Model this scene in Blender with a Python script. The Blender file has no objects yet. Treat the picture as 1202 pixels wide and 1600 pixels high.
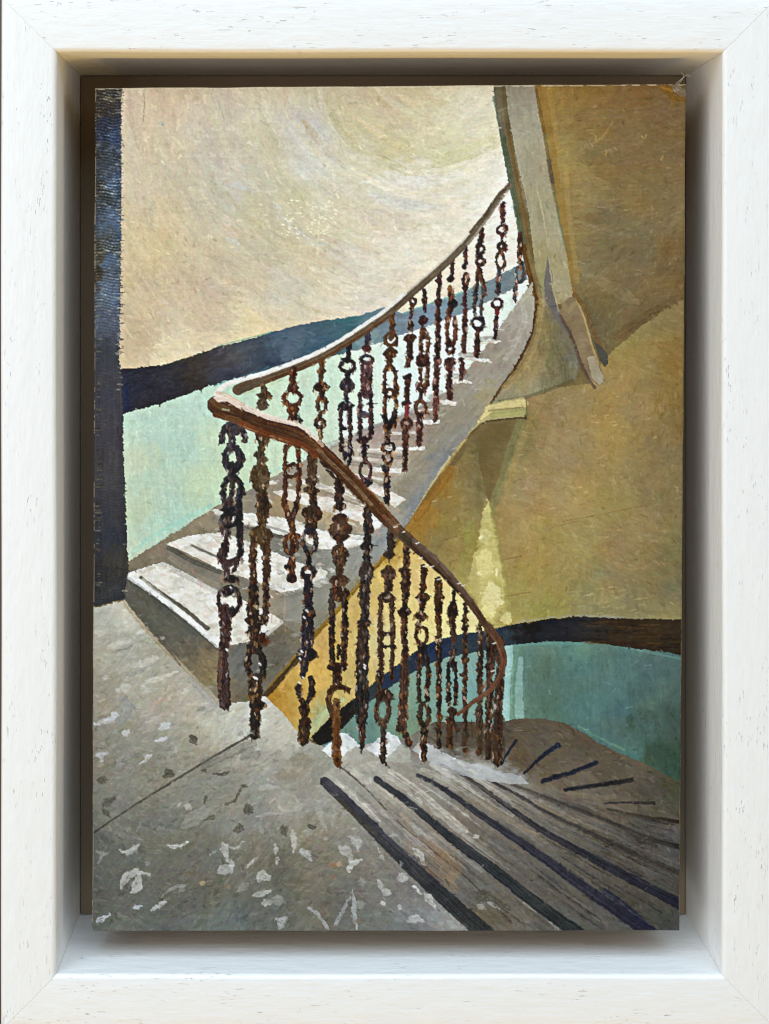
import bpy, bmesh, math, random
import numpy as np
from mathutils import Vector

# ------------------------------------------------------------------ scales
# Everything is real size (metres).  The framed picture lies on a table, seen from straight above.
K = 0.000141                 # metres per photograph pixel on the frame's front plane
D = 0.32                     # camera height above the frame's front plane
AX, AY = 502.0, 485.0        # pixel under the camera
OX, OY = 609.0, 803.0        # pixel of the frame's centre (world origin)
DEPTH = D * (1 / 0.909 - 1)  # depth of the recess
BACK = 0.004                 # backing board
ZF = DEPTH + BACK + 0.001    # front plane above the table
PDEP = D * (1 / 0.979 - 1)   # painted face below the front plane
ZP = ZF - PDEP

def wx(px, dep=0.0): return ((px - AX) * (D + dep) / D + AX - OX) * K
def wy(py, dep=0.0): return -((py - AY) * (D + dep) / D + AY - OY) * K

scene = bpy.context.scene
col = scene.collection

# ------------------------------------------------------------------ camera
cam = bpy.data.cameras.new('camera')
cam.sensor_fit = 'VERTICAL'; cam.sensor_height = 24.0
cam.lens = 24.0 * D / (1600 * K)
cam.shift_x = (601 - AX) / 1600.0
cam.shift_y = -(800 - AY) / 1600.0
cam.clip_start = 0.01; cam.clip_end = 50
camo = bpy.data.objects.new('camera', cam); col.objects.link(camo)
camo.location = (wx(AX), wy(AY), ZF + D)
scene.camera = camo
scene.cycles.filter_width = 1.1

# ------------------------------------------------------------------ world and lamps (soft indoor window light plus added fill)
w = bpy.data.worlds.new('World'); scene.world = w; w.use_nodes = True
bg = w.node_tree.nodes['Background']
bg.inputs['Color'].default_value = (1.0, 0.76, 0.48, 1); bg.inputs['Strength'].default_value = 0.12

def area(name, loc, target, size, size_y, power, color):
    l = bpy.data.lights.new(name, 'AREA'); l.shape = 'RECTANGLE'
    l.size = size; l.size_y = size_y; l.energy = power; l.color = color
    o = bpy.data.objects.new(name, l); col.objects.link(o)
    o.location = loc
    o.rotation_euler = (Vector(target) - Vector(loc)).to_track_quat('-Z', 'Y').to_euler()
    return o
area('window_light', (-0.10, 1.30, 0.95), (0, 0, ZF), 2.2, 1.3, 33.5, (0.66, 0.84, 1.0))
area('room_light', (-1.05, 0.10, 1.15), (0, 0, ZF), 1.5, 1.3, 14.6, (1.0, 0.975, 0.94))
area('right_fill_light', (1.30, 0.15, 0.55), (0, 0, ZF), 0.7, 0.5, 3.8, (1.0, 0.98, 0.93))  # added fill lamp without a real source, lifts the left inner wall
area('warm_bounce_light', (0.1, -1.40, 0.27), (0, 0, ZF), 1.0, 0.24, 10.0, (1.0, 0.66, 0.18))

scene.view_settings.view_transform = 'Standard'
scene.view_settings.look = 'None'
scene.view_settings.exposure = 0.0
scene.view_settings.gamma = 1.0
scene.view_settings.use_curve_mapping = False

# ------------------------------------------------------------------ materials
def newmat(name):
    m = bpy.data.materials.new(name); m.use_nodes = True
    nt = m.node_tree; b = nt.nodes['Principled BSDF']
    return m, nt, b
def node(nt, t, **kw):
    n = nt.nodes.new(t)
    for k, v in kw.items(): setattr(n, k, v)
    return n
def link(nt, a, b): nt.links.new(a, b)

def mat_white_wood():
    m, nt, b = newmat('white_painted_wood')
    tc = node(nt, 'ShaderNodeTexCoord')
    oi = node(nt, 'ShaderNodeObjectInfo')
    add = node(nt, 'ShaderNodeVectorMath', operation='ADD')
    link(nt, tc.outputs['Object'], add.inputs[0])
    mu = node(nt, 'ShaderNodeMath', operation='MULTIPLY'); mu.inputs[1].default_value = 7.0
    link(nt, oi.outputs['Random'], mu.inputs[0]); link(nt, mu.outputs[0], add.inputs[1])
    def mapped(s):
        mp = node(nt, 'ShaderNodeMapping'); mp.inputs['Scale'].default_value = s
        link(nt, add.outputs[0], mp.inputs['Vector']); return mp.outputs[0]
    def noise(s, detail=2, rough=.5, dist=0.0):
        n = node(nt, 'ShaderNodeTexNoise'); n.inputs['Scale'].default_value = 1.0
        n.inputs['Detail'].default_value = detail; n.inputs['Roughness'].default_value = rough
        n.inputs['Distortion'].default_value = dist
        link(nt, mapped(s), n.inputs['Vector']); return n.outputs['Fac']
    def ramp(src, a, c):
        r = node(nt, 'ShaderNodeMapRange', interpolation_type='SMOOTHSTEP')
        r.inputs['From Min'].default_value = a; r.inputs['From Max'].default_value = c
        link(nt, src, r.inputs['Value']); return r.outputs[0]
    # open pores of the grain under the paint: short dashes along the rail, in loose drifts
    pores = ramp(noise((420, 2600, 2600), 2, .55, .2), .655, .72)
    drift = ramp(noise((60, 240, 240), 2), .44, .72)
    pm = node(nt, 'ShaderNodeMath', operation='MULTIPLY'); link(nt, pores, pm.inputs[0]); link(nt, drift, pm.inputs[1])
    grain = noise((90, 2200, 2200), 3, .6, .4)
    lump = noise((140, 420, 420), 3, .6)
    # colour: white paint, pores hold a little brown dirt
    mix = node(nt, 'ShaderNodeMix', data_type='RGBA')
    mix.inputs['A'].default_value = (.90, .895, .88, 1); mix.inputs['B'].default_value = (.50, .44, .38, 1)
    dirt = ramp(noise((300, 900, 900), 1), .42, .70)
    dm = node(nt, 'ShaderNodeMath', operation='MULTIPLY'); link(nt, pm.outputs[0], dm.inputs[0]); link(nt, dirt, dm.inputs[1])
    link(nt, dm.outputs[0], mix.inputs['Factor'])
    mix2 = node(nt, 'ShaderNodeMix', data_type='RGBA', blend_type='MULTIPLY'); mix2.inputs['Factor'].default_value = 1
    tone = node(nt, 'ShaderNodeMapRange'); tone.inputs['To Min'].default_value = .95; tone.inputs['To Max'].default_value = 1.03
    link(nt, lump, tone.inputs['Value'])
    link(nt, mix.outputs['Result'], mix2.inputs['A']); link(nt, tone.outputs[0], mix2.inputs['B'])
    link(nt, mix2.outputs['Result'], b.inputs['Base Color'])
    # relief
    h1 = node(nt, 'ShaderNodeMath', operation='MULTIPLY_ADD'); link(nt, pm.outputs[0], h1.inputs[0]); h1.inputs[1].default_value = -1.0
    g1 = node(nt, 'ShaderNodeMath', operation='MULTIPLY'); link(nt, grain, g1.inputs[0]); g1.inputs[1].default_value = .22
    link(nt, g1.outputs[0], h1.inputs[2])
    h2 = node(nt, 'ShaderNodeMath', operation='MULTIPLY_ADD'); link(nt, lump, h2.inputs[0]); h2.inputs[1].default_value = .9
    link(nt, h1.outputs[0], h2.inputs[2])
    bp = node(nt, 'ShaderNodeBump'); bp.inputs['Strength'].default_value = .9; bp.inputs['Distance'].default_value = .00026
    link(nt, h2.outputs[0], bp.inputs['Height']); link(nt, bp.outputs[0], b.inputs['Normal'])
    b.inputs['Roughness'].default_value = .42
    return m

def mat_simple(name, c, c2, scale, rough=.7, bump=.0003):
    m, nt, b = newmat(name)
    tc = node(nt, 'ShaderNodeTexCoord')
    mp = node(nt, 'ShaderNodeMapping'); mp.inputs['Scale'].default_value = scale
    link(nt, tc.outputs['Object'], mp.inputs['Vector'])
    n = node(nt, 'ShaderNodeTexNoise'); n.inputs['Scale'].default_value = 1; n.inputs['Detail'].default_value = 5
    link(nt, mp.outputs[0], n.inputs['Vector'])
    mix = node(nt, 'ShaderNodeMix', data_type='RGBA')
    mix.inputs['A'].default_value = (*c, 1); mix.inputs['B'].default_value = (*c2, 1)
    link(nt, n.outputs['Fac'], mix.inputs['Factor']); link(nt, mix.outputs['Result'], b.inputs['Base Color'])
    bp = node(nt, 'ShaderNodeBump'); bp.inputs['Strength'].default_value = .4; bp.inputs['Distance'].default_value = bump
    link(nt, n.outputs['Fac'], bp.inputs['Height']); link(nt, bp.outputs[0], b.inputs['Normal'])
    b.inputs['Roughness'].default_value = rough
    return m

def mat_paint():
    m, nt, b = newmat('oil_paint')
    at = node(nt, 'ShaderNodeVertexColor'); at.layer_name = 'paint'
    link(nt, at.outputs['Color'], b.inputs['Base Color'])
    tc = node(nt, 'ShaderNodeTexCoord')
    n = node(nt, 'ShaderNodeTexNoise'); n.inputs['Scale'].default_value = 130; n.inputs['Detail'].default_value = 3
    link(nt, tc.outputs['Object'], n.inputs['Vector'])
    r = node(nt, 'ShaderNodeMapRange'); r.inputs['To Min'].default_value = .34; r.inputs['To Max'].default_value = .60
    link(nt, n.outputs['Fac'], r.inputs['Value']); link(nt, r.outputs[0], b.inputs['Roughness'])
    b.inputs['Specular IOR Level'].default_value = .25
    n2 = node(nt, 'ShaderNodeTexNoise'); n2.inputs['Scale'].default_value = 3800; n2.inputs['Detail'].default_value = 2
    link(nt, tc.outputs['Object'], n2.inputs['Vector'])
    bp = node(nt, 'ShaderNodeBump'); bp.inputs['Strength'].default_value = .25; bp.inputs['Distance'].default_value = .00008
    link(nt, n2.outputs['Fac'], bp.inputs['Height']); link(nt, bp.outputs[0], b.inputs['Normal'])
    return m

def mat_resin():
    m, nt, b = newmat('clear_resin')
    n = node(nt, 'ShaderNodeTexNoise'); n.inputs['Scale'].default_value = 700
    mix = node(nt, 'ShaderNodeMix', data_type='RGBA')
    mix.inputs['A'].default_value = (.95, .93, .88, 1); mix.inputs['B'].default_value = (.85, .70, .42, 1)
    link(nt, n.outputs['Fac'], mix.inputs['Factor']); link(nt, mix.outputs['Result'], b.inputs['Base Color'])
    b.inputs['Transmission Weight'].default_value = .85; b.inputs['Roughness'].default_value = .06; b.inputs['IOR'].default_value = 1.5
    return m

M_WHITE = mat_white_wood()
M_BACK = mat_simple('taupe_backing_board', (.27, .20, .13), (.33, .25, .17), (60, 60, 60), .8)
M_EDGE = mat_simple('gessoed_wood_edge', (.28, .20, .11), (.36, .27, .17), (300, 300, 80), .75)
M_BLOCK = mat_simple('bare_wood_block', (.30, .22, .14), (.38, .29, .19), (40, 400, 40), .8)
M_TABLE = mat_simple('dark_table_wood', (.055, .04, .03), (.10, .072, .05), (6, 60, 60), .5, .0006)
M_PAINT = mat_paint()
M_RESIN = mat_resin()
M_FIBRE = mat_simple('pale_fibre', (.6, .55, .45), (.7, .65, .55), (100, 100, 100), .6)

# ------------------------------------------------------------------ object helpers
def obj(name, me, mat, parent=None):
    o = bpy.data.objects.new(name, me); col.objects.link(o)
    if mat: me.materials.append(mat)
    if parent: o.parent = parent
    return o
def empty(name, loc=(0, 0, 0)):
    e = bpy.data.objects.new(name, None); e.empty_display_size = .02; col.objects.link(e); e.location = loc; return e
def tag(o, label, cat, group=None):
    o['label'] = label; o['category'] = cat
    if group: o['group'] = group
def box_mesh(name, x0, x1, y0, y1, z0, z1, bev=0.0):
    bm = bmesh.new()
    v = [bm.verts.new((x, y, z)) for z in (z0, z1) for y in (y0, y1) for x in (x0, x1)]
    for f in ((0, 2, 3, 1), (4, 5, 7, 6), (0, 1, 5, 4), (2, 6, 7, 3), (0, 4, 6, 2), (1, 3, 7, 5)):
        bm.faces.new([v[i] for i in f])
    if bev: bmesh.ops.bevel(bm, geom=bm.edges[:], offset=bev, segments=2, affect='EDGES', profile=.6)
    me = bpy.data.meshes.new(name); bm.to_mesh(me); bm.free(); return me

# ------------------------------------------------------------------ table (surface the frame lies on)
t = obj('table_top', box_mesh('table_top', -.5, .5, -.5, .5, -.03, 0, .002), M_TABLE); t['kind'] = 'structure'

# ------------------------------------------------------------------ frame
frame = empty('picture_frame')
tag(frame, 'deep white painted open grain wood box frame with mitred corners around the painting', 'picture frame')
XL, XR, YT, YB = wx(87.5), wx(1129.5), wy(81), wy(1524)
RW = 86.5 * K
def rail(length, name):
    # local x runs along the rail, local y points outwards from the opening, local z up; origin mid inner edge
    r = .0011; r2 = .0009; zf = ZF
    prof = [(0, .0004), (0, zf - r)]
    for i in range(1, 7):
        a = math.pi / 2 * i / 7
        prof.append((r - r * math.cos(a), zf - r + r * math.sin(a)))
    prof.append((r, zf)); 
    for q in (.25, .5, .75): prof.append((r + (RW - r - r2) * q, zf + .00012 * math.sin(math.pi * q)))
    prof.append((RW - r2, zf))
    for i in range(1, 4):
        a = math.pi / 2 * i / 4
        prof.append((RW - r2 + r2 * math.sin(a), zf - r2 + r2 * math.cos(a)))
    prof += [(RW, zf - r2), (RW, .0004)]
    bm = bmesh.new(); gap = .000022; N = 24; rings = []
    for k in range(N + 1):
        q = -1 + 2 * k / N
        ring = []
        for (u, z) in prof:
            half = length / 2 + u - gap
            wob = .00007 * math.sin(5.1 * q + length * 90) * (1 if z > zf * .5 else 0)
            ring.append(bm.verts.new((q * half, u + wob, z)))
        rings.append(ring)
    n = len(prof)
    for k in range(N):
        for j in range(n):
            a, b2 = rings[k][j], rings[k][(j + 1) % n]; c, d = rings[k + 1][(j + 1) % n], rings[k + 1][j]
            bm.faces.new((a, b2, c, d))
    bm.faces.new(rings[0][::-1]); bm.faces.new(rings[-1])
    bmesh.ops.recalc_face_normals(bm, faces=bm.faces)
    me = bpy.data.meshes.new(name); bm.to_mesh(me); bm.free()
    for p in me.polygons: p.use_smooth = len(p.vertices) == 4
    o = obj('rail', me, M_WHITE, frame)
    md = o.modifiers.new('edge', 'EDGE_SPLIT'); md.split_angle = math.radians(40)
    return o
Wd, Ht = XR - XL, YT - YB
cxm, cym = (XL + XR) / 2, (YT + YB) / 2
for (ln, loc, rz, lab) in ((Wd, (cxm, YT, 0), 0, 'top rail of the white frame, shading the gap below it'),
                           (Wd, (cxm, YB, 0), math.pi, 'bottom rail of the white frame with a bright bluish inner face'),
                           (Ht, (XL, cym, 0), math.pi / 2, 'rail beside the dark painted post'),
                           (Ht, (XR, cym, 0), -math.pi / 2, 'rail beside the ochre painted wall')):
    o = rail(ln, 'rail'); o.location = loc; o.rotation_euler = (0, 0, rz); o['label'] = lab
zb = ZF - DEPTH
bb = obj('backing_board', box_mesh('backing_board', XL + .0002, XR - .0002, YB + .0002, YT - .0002, zb - BACK, zb), M_BACK, frame)
bb['label'] = 'taupe backing board seen in the gap around the panel'

# ================================================================== the painting
# A software brush lays strokes of paint (colour and thickness) on a fine sheet that is then built as
# real relief; every painted motif becomes its own patch of that sheet.
rng = np.random.default_rng(11); random.seed(11)
C_TL, C_TR, C_BR, C_BL = (148.5, 137.5), (1073, 130.5), (1062.5, 1455.5), (143.5, 1456.5)
S = 0.82
NX, NY = int(924 * S), int(1321 * S)
uu, vv = np.meshgrid(np.linspace(0, 1, NX), np.linspace(0, 1, NY))
PX = (C_TL[0] * (1 - uu) + C_TR[0] * uu) * (1 - vv) + (C_BL[0] * (1 - uu) + C_BR[0] * uu) * vv
PY = (C_TL[1] * (1 - uu) + C_TR[1] * uu) * (1 - vv) + (C_BL[1] * (1 - uu) + C_BR[1] * uu) * vv
PX = PX.astype(np.float32); PY = PY.astype(np.float32)

def vnoise(cx, cy, seed):
    """smooth value noise, cells of cx by cy photograph pixels, range -1..1"""
    r = np.random.default_rng(seed)
    gx, gy = int(950 / cx) + 4, int(1360 / cy) + 4
    g = r.uniform(-1, 1, (gy, gx)).astype(np.float32)
    fx = (PX - 130) / cx; fy = (PY - 115) / cy
    ix = np.clip(fx.astype(int), 0, gx - 2); iy = np.clip(fy.astype(int), 0, gy - 2)
    tx = np.clip(fx - ix, 0, 1); ty = np.clip(fy - iy, 0, 1); tx = tx * tx * (3 - 2 * tx); ty = ty * ty * (3 - 2 * ty)
    return (g[iy, ix] * (1 - tx) + g[iy, ix + 1] * tx) * (1 - ty) + (g[iy + 1, ix] * (1 - tx) + g[iy + 1, ix + 1] * tx) * ty
WXN = vnoise(9, 7, 1) + .6 * vnoise(4, 3.2, 2)
WYN = vnoise(8, 8, 3) + .6 * vnoise(3.5, 3.5, 4)
SER = vnoise(7, 3.3, 5)                       # horizontal raggedness from the cloth-like ground
FINE = vnoise(2.6, 2.6, 6)
SERF = vnoise(4.5, 2.3, 13)
PATCH = vnoise(26, 22, 7) + .5 * vnoise(11, 10, 8)
PATCH2 = vnoise(40, 30, 9)
def gnoise(fx, fy, seed):
    g = np.random.default_rng(seed).uniform(-1, 1, (256, 256)).astype(np.float32)
    x0 = np.floor(fx); y0 = np.floor(fy); tx = fx - x0; ty = fy - y0
    tx = tx * tx * (3 - 2 * tx); ty = ty * ty * (3 - 2 * ty)
    x0 = x0.astype(int) % 256; y0 = y0.astype(int) % 256; x1 = (x0 + 1) % 256; y1 = (y0 + 1) % 256
    return (g[y0, x0] * (1 - tx) + g[y0, x1] * tx) * (1 - ty) + (g[y1, x0] * (1 - tx) + g[y1, x1] * tx) * ty
def bristles(sl, ang, polar=None, seed=50):
    X = PX[sl] + 2.5 * PATCH2[sl]; Y = PY[sl] + 2.5 * PATCH[sl]
    if polar: u = np.hypot(X - polar[0], Y - polar[1]); v = np.arctan2(Y - polar[1], X - polar[0]) * 300
    else: v = X * math.cos(ang) + Y * math.sin(ang); u = -X * math.sin(ang) + Y * math.cos(ang)
    return .55 * gnoise(v / 30, u / 2.6, seed) + .45 * gnoise(v / 60, u / 6.5, seed + 1) + .35 * gnoise(v / 12, u / 2.2, seed + 2)
HUE1, HUE2 = vnoise(34, 30, 10), vnoise(18, 22, 12)

IMG = np.zeros((NY, NX, 3), np.float32); HGT = np.zeros((NY, NX), np.float32); RID = np.zeros((NY, NX), np.int32)
REG = []
def region(name, label=None):
    REG.append((name, label)); return len(REG) - 1
def c3(c): return np.array(c, np.float32) / 255.0

def win(x0, y0, x1, y1, pad=8):
    # photograph box -> raster slices
    i0 = int((x0 - 149 - pad) / 920 * NX) - 2; i1 = int((x1 - 143 + pad) / 914 * NX) + 3
    j0 = int((y0 - 138 - pad) / 1319 * NY) - 2; j1 = int((y1 - 130 + pad) / 1317 * NY) + 3
    return slice(max(j0, 0), max(min(j1, NY), 0)), slice(max(i0, 0), max(min(i1, NX), 0))

def polymask(pts, sl, warp=1.0, ser=0.0):
    X = PX[sl] + .55 * warp * WXN[sl] + ser * SER[sl] + .9 * min(warp, 1.2) * SERF[sl]; Y = PY[sl] + .55 * warp * WYN[sl] + .7 * min(warp, 1.2) * FINE[sl]
    m = np.zeros(X.shape, bool); n = len(pts)
    for k in range(n):
        (xa, ya), (xb, yb) = pts[k], pts[(k + 1) % n]
        if ya == yb: continue
        cond = (ya > Y) != (yb > Y)
        m ^= cond & (X < (xb - xa) * (Y - ya) / (yb - ya) + xa)
    return m
def bbox(pts): 
    a = np.array(pts, float); return a[:, 0].min(), a[:, 1].min(), a[:, 0].max(), a[:, 1].max()

def fill(pts, c, rid=None, warp=1.0, alpha=1.0, var=.03, h=.0, ser=0.0):
    sl = win(*bbox(pts)); warp *= .6; m = polymask(pts, sl, warp, ser)
    a = (m * alpha)[..., None].astype(np.float32)
    cc = c3(c) + (PATCH[sl] * var)[..., None]
    IMG[sl] = IMG[sl] * (1 - a) + cc * a
    HGT[sl] += m * h
    if rid is not None: RID[sl][m] = rid
    return sl, m

def idw(samples, sl, p=3.2, warp=6):
    X = PX[sl] + warp * WXN[sl] * 2; Y = PY[sl] + warp * WYN[sl] * 2
    num = np.zeros(X.shape + (3,), np.float32); den = np.zeros(X.shape, np.float32)
    for (x, y, c) in samples:
        d2 = (X - x) ** 2 + (Y - y) ** 2 + 60
        wgt = d2 ** (-p / 2); den += wgt; num += wgt[..., None] * c3(c)
    return num / den[..., None]

def dab_core(x, y, ang, L, W, c, alpha, clip=None, h=.3, rid=None, streak=.5):
    r = max(L, W) * .62
    sl = win(x - r, y - r, x + r, y + r, 2)
    X = PX[sl] - x; Y = PY[sl] - y
    if X.size == 0: return
    ca, sa = math.cos(ang), math.sin(ang)
    a = (X * ca + Y * sa) / (L * .5); b = (-X * sa + Y * ca) / (W * .5)
    k = random.uniform(-.25, .25); b = b + k * a * a
    e = np.abs(a) ** 3 + np.abs(b) ** 2.4 + .22 * SER[sl] + .12 * WXN[sl]
    m = np.clip((1 - e) * 2.2, 0, 1)
    ph = random.uniform(0, 99)
    st = .5 + .5 * np.sin(b * W * 1.15 + ph + 1.6 * np.sin(b * W * .41 + ph * 1.7) + 1.2 * a)
    al = alpha * m * (1 - streak * st * (.35 + .65 * np.clip(a + .4, 0, 1)))
    if clip is not None: al = al * clip[sl]
    IMG[sl] = IMG[sl] * (1 - al[..., None]) + (c + .02 * (st[..., None] - .5)) * al[..., None]
    HGT[sl] += h * al * (.35 + .65 * (1 - st)) 
    if rid is not None: RID[sl][al > .5] = rid

def paint_field(pts, samples, rid, ang, n, L=(14, 34), W=(5, 11), warp=1.2, alpha=.62, jit=.022, h=.35, hue=.009, p=3.2, streak=.5, gain=1.0, mix=None, polar=None, grain=.028):
    """lay in an area: blended colour notes, then n brush dabs following the direction ang(x, y)"""
    sl = win(*bbox(pts)); m = polymask(pts, sl, warp)
    f = idw(samples, sl, p) * np.float32(gain)
    if mix: f = f * (1 - mix[1]) + c3(mix[0]) * mix[1]
    f = f + np.stack([HUE1[sl] * hue + PATCH[sl] * .014, PATCH[sl] * .014 + HUE2[sl] * hue * .4, -HUE1[sl] * hue * 1.3 + PATCH[sl] * .010], -1)
    IMG[sl] = np.where(m[..., None], f, IMG[sl])
    RID[sl][m] = rid
    full = np.zeros((NY, NX), np.float32); full[sl] = m
    js, is_ = np.nonzero(m)
    if len(js) == 0: return
    xm, ym = float(PX[sl][m].mean()), float(PY[sl][m].mean())
    bz = bristles(sl, ang(xm, ym) if callable(ang) else ang, polar, 50 + 3 * rid)
    j0, i0 = sl[0].start, sl[1].start
    for q in rng.integers(0, len(js), n):
        j, i = js[q], is_[q]
        x, y = float(PX[j0 + j, i0 + i]), float(PY[j0 + j, i0 + i])
        c = f[j, i] + rng.normal(0, jit) + rng.normal(0, jit * .45, 3)
        a = ang(x, y) if callable(ang) else ang
        dab_core(x, y, a + rng.normal(0, .3), rng.uniform(*L), rng.uniform(*W), c, alpha * rng.uniform(.4, 1), full, h * rng.uniform(.3, 1), None, streak)
    for q in rng.integers(0, len(js), int(n * 1.3)):      # small broken touches
        j, i = js[q], is_[q]
        x, y = float(PX[j0 + j, i0 + i]), float(PY[j0 + j, i0 + i])
        c = f[j, i] + rng.normal(.003, jit * 2.1) + rng.normal(0, jit * .6, 3)
        a = ang(x, y) if callable(ang) else ang
        dab_core(x, y, a + rng.normal(0, .5), rng.uniform(6, 15), rng.uniform(2, 4.5), c, .6 * rng.uniform(.4, 1), full, .6 * rng.uniform(.2, 1), None, .35)
    IMG[sl] = np.where(m[..., None], IMG[sl] * (1 + grain * 1.5 * bz * (.6 + .5 * np.clip(PATCH[sl] + .3, 0, 1)))[..., None], IMG[sl])
    HGT[sl] += m * bz * .55

def spline(pts, step=5.0):
    P = np.array(pts, float)
    if len(P) == 2:
        n = max(2, int(np.hypot(*(P[1] - P[0])[:2]) / step)); t = np.linspace(0, 1, n + 1)[:, None]
        return P[0] * (1 - t) + P[1] * t
    out = []
    Q = np.vstack([2 * P[0] - P[1], P, 2 * P[-1] - P[-2]])
    for k in range(1, len(Q) - 2):
        n = max(2, int(np.hypot(*(Q[k + 1] - Q[k])[:2]) / step))
        for t in np.arange(n) / n:
            p0, p1, p2, p3 = Q[k - 1], Q[k], Q[k + 1], Q[k + 2]
            out.append(.5 * (2 * p1 + (p2 - p0) * t + (2 * p0 - 5 * p1 + 4 * p2 - p3) * t * t + (3 * p1 - p0 - 3 * p2 + p3) * t ** 3))
    out.append(P[-1]); return np.array(out)

def stroke(pts, c, wd, rid=None, alpha=1.0, rough=.8, ser=.0, bris=.05, h=.5, c2=None, dry=0.0, soft=.9, taper=0.0, fr=0.0):
    """a brush stroke along pts; wd one width or (start, end); c2 colour at the far end; dry leaves gaps"""
    P = [tuple(p[:2]) for p in pts]
    w0, w1 = wd if isinstance(wd, tuple) else (wd, wd)
    sp = spline(P, max(3.0, min(w0, w1)))
    n = len(sp); wmax = max(w0, w1)
    sl = win(*bbox(sp), pad=wmax + 4)
    X = PX[sl] + .55 * rough * WXN[sl] + .7 * ser * SER[sl] + (fr + .35) * SERF[sl]; Y = PY[sl] + .55 * rough * WYN[sl] + (.6 * fr + .3) * FINE[sl]
    if X.size == 0: return
    best = np.full(X.shape, 9.0, np.float32); cross = np.zeros(X.shape, np.float32); tt = np.zeros(X.shape, np.float32)
    j0, i0 = sl[0].start, sl[1].start
    tph = random.uniform(2, 7)
    for k in range(n - 1):
        a, b = sp[k], sp[k + 1]
        s2 = win(min(a[0], b[0]), min(a[1], b[1]), max(a[0], b[0]), max(a[1], b[1]), wmax * .75 + 5)
        s3 = (slice(max(s2[0].start - j0, 0), max(s2[0].stop - j0, 0)), slice(max(s2[1].start - i0, 0), max(s2[1].stop - i0, 0)))
        x, y = X[s3], Y[s3]
        if x.size == 0: continue
        d = b - a; L2 = max(d @ d, 1e-6)
        t = np.clip(((x - a[0]) * d[0] + (y - a[1]) * d[1]) / L2, 0, 1)
        ex, ey = x - a[0] - t * d[0], y - a[1] - t * d[1]
        tg = (k + t) / (n - 1)
        hw = .5 * (w0 + (w1 - w0) * tg)
        if taper: hw = hw * (1 - taper + taper * np.sin(math.pi * (.08 + .84 * tg)) * (1 + .5 * np.sin(tg * tph + tph)))
        r = np.hypot(ex, ey) / hw
        up = r < best[s3]
        sg = np.sign(ex * d[1] - ey * d[0])
        best[s3] = np.where(up, r, best[s3]); cross[s3] = np.where(up, sg * r, cross[s3]); tt[s3] = np.where(up, tg, tt[s3])
    hw = .5 * (w0 + (w1 - w0) * tt)
    m = np.clip((1 - best) * hw / soft + .5, 0, 1) * (best < 8)
    ph = random.uniform(0, 50)
    br = np.sin(cross * hw * 1.3 + ph + 1.4 * np.sin(cross * hw * .5 + ph) + 2 * PATCH2[sl])
    if dry > 0: m = m * np.clip(1.15 - dry * (1.0 + .9 * br + 1.3 * SER[sl] + .5 * FINE[sl]), 0, 1)
    al = (alpha * m)[..., None]
    cc = c3(c) if c2 is None else c3(c) * (1 - tt[..., None]) + c3(c2) * tt[..., None]
    cc = cc + (bris * (.55 * br + .6 * PATCH[sl] + .35 * FINE[sl]))[..., None] * np.array([1.05, 1, .9], np.float32)
    IMG[sl] = IMG[sl] * (1 - al) + cc * al
    HGT[sl] += h * m * alpha * np.clip(1.05 - best ** 2, 0, 1) * (.75 + .25 * br)
    if rid is not None: RID[sl][(m * alpha) > .5] = rid

def blob(x, y, wd, ht, c, rid=None, alpha=1.0, rough=1.0, ser=1.0, h=.6, var=.05, kind=2.0):
    sl = win(x - wd, y - ht, x + wd, y + ht, 3)
    X = PX[sl] - x + rough * WXN[sl] + ser * SER[sl]; Y = PY[sl] - y + rough * WYN[sl]
    e = (np.abs(X) / (wd * .5)) ** kind + (np.abs(Y) / (ht * .5)) ** kind
    m = np.clip((1 - e) * min(wd, ht) * .35, 0, 1) * alpha
    cc = c3(c) + (var * (PATCH[sl] * .7 + FINE[sl] * .5))[..., None]
    IMG[sl] = IMG[sl] * (1 - m[..., None]) + cc * m[..., None]
    HGT[sl] += h * m
    if rid is not None: RID[sl][m > .5] = rid

def ring(x, y, rw, rh, th, c, rid=None, **kw):
    pts = [(x + rw * math.cos(a), y + rh * math.sin(a)) for a in np.linspace(-1.4, 2 * math.pi - 1.4, 15)]
    stroke(pts, c, th, rid, **kw)

# ------------------------------------------------------------------ motif: walls of the stairwell
R_WALL = region('painted_plaster_wall', 'painted cream plaster wall swept with curved strokes')
R_BAND = region('painted_dark_dado_band', 'painted navy band running down the plaster wall')
R_DADO = region('painted_mint_dado', 'painted mint green lower wall beside the dark post')
R_STR = region('painted_stair_flank', 'painted grey flank of the rising stair')
R_RW = region('painted_ochre_wall', 'painted ochre and olive wall under the soffit')
R_SOF = region('painted_upper_ochre_wall', 'painted brown ochre wall behind the moulded pier')
R_PIER = region('painted_moulded_pier', 'painted pale moulded pier curving into the stair soffit')
R_LED = region('painted_stone_ledge', 'painted pale ledge projecting beneath the pier')
R_YEL = region('painted_yellow_soffit', 'painted yellow wall seen through the lower balusters')
R_BAND2 = region('painted_black_dado_band', 'painted black band curving above the teal dado')
R_TEAL = region('painted_teal_dado', 'painted teal green lower wall above the turning steps')
R_LAND = region('painted_stone_landing', 'painted grey stone landing scattered with pale flecks')
R_LOW = region('painted_lower_steps', 'painted grey brown steps winding down')
R_GROUND = region('painted_ground')
R_POST = region('painted_dark_post', 'painted blue black post with cloth weave showing')

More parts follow.
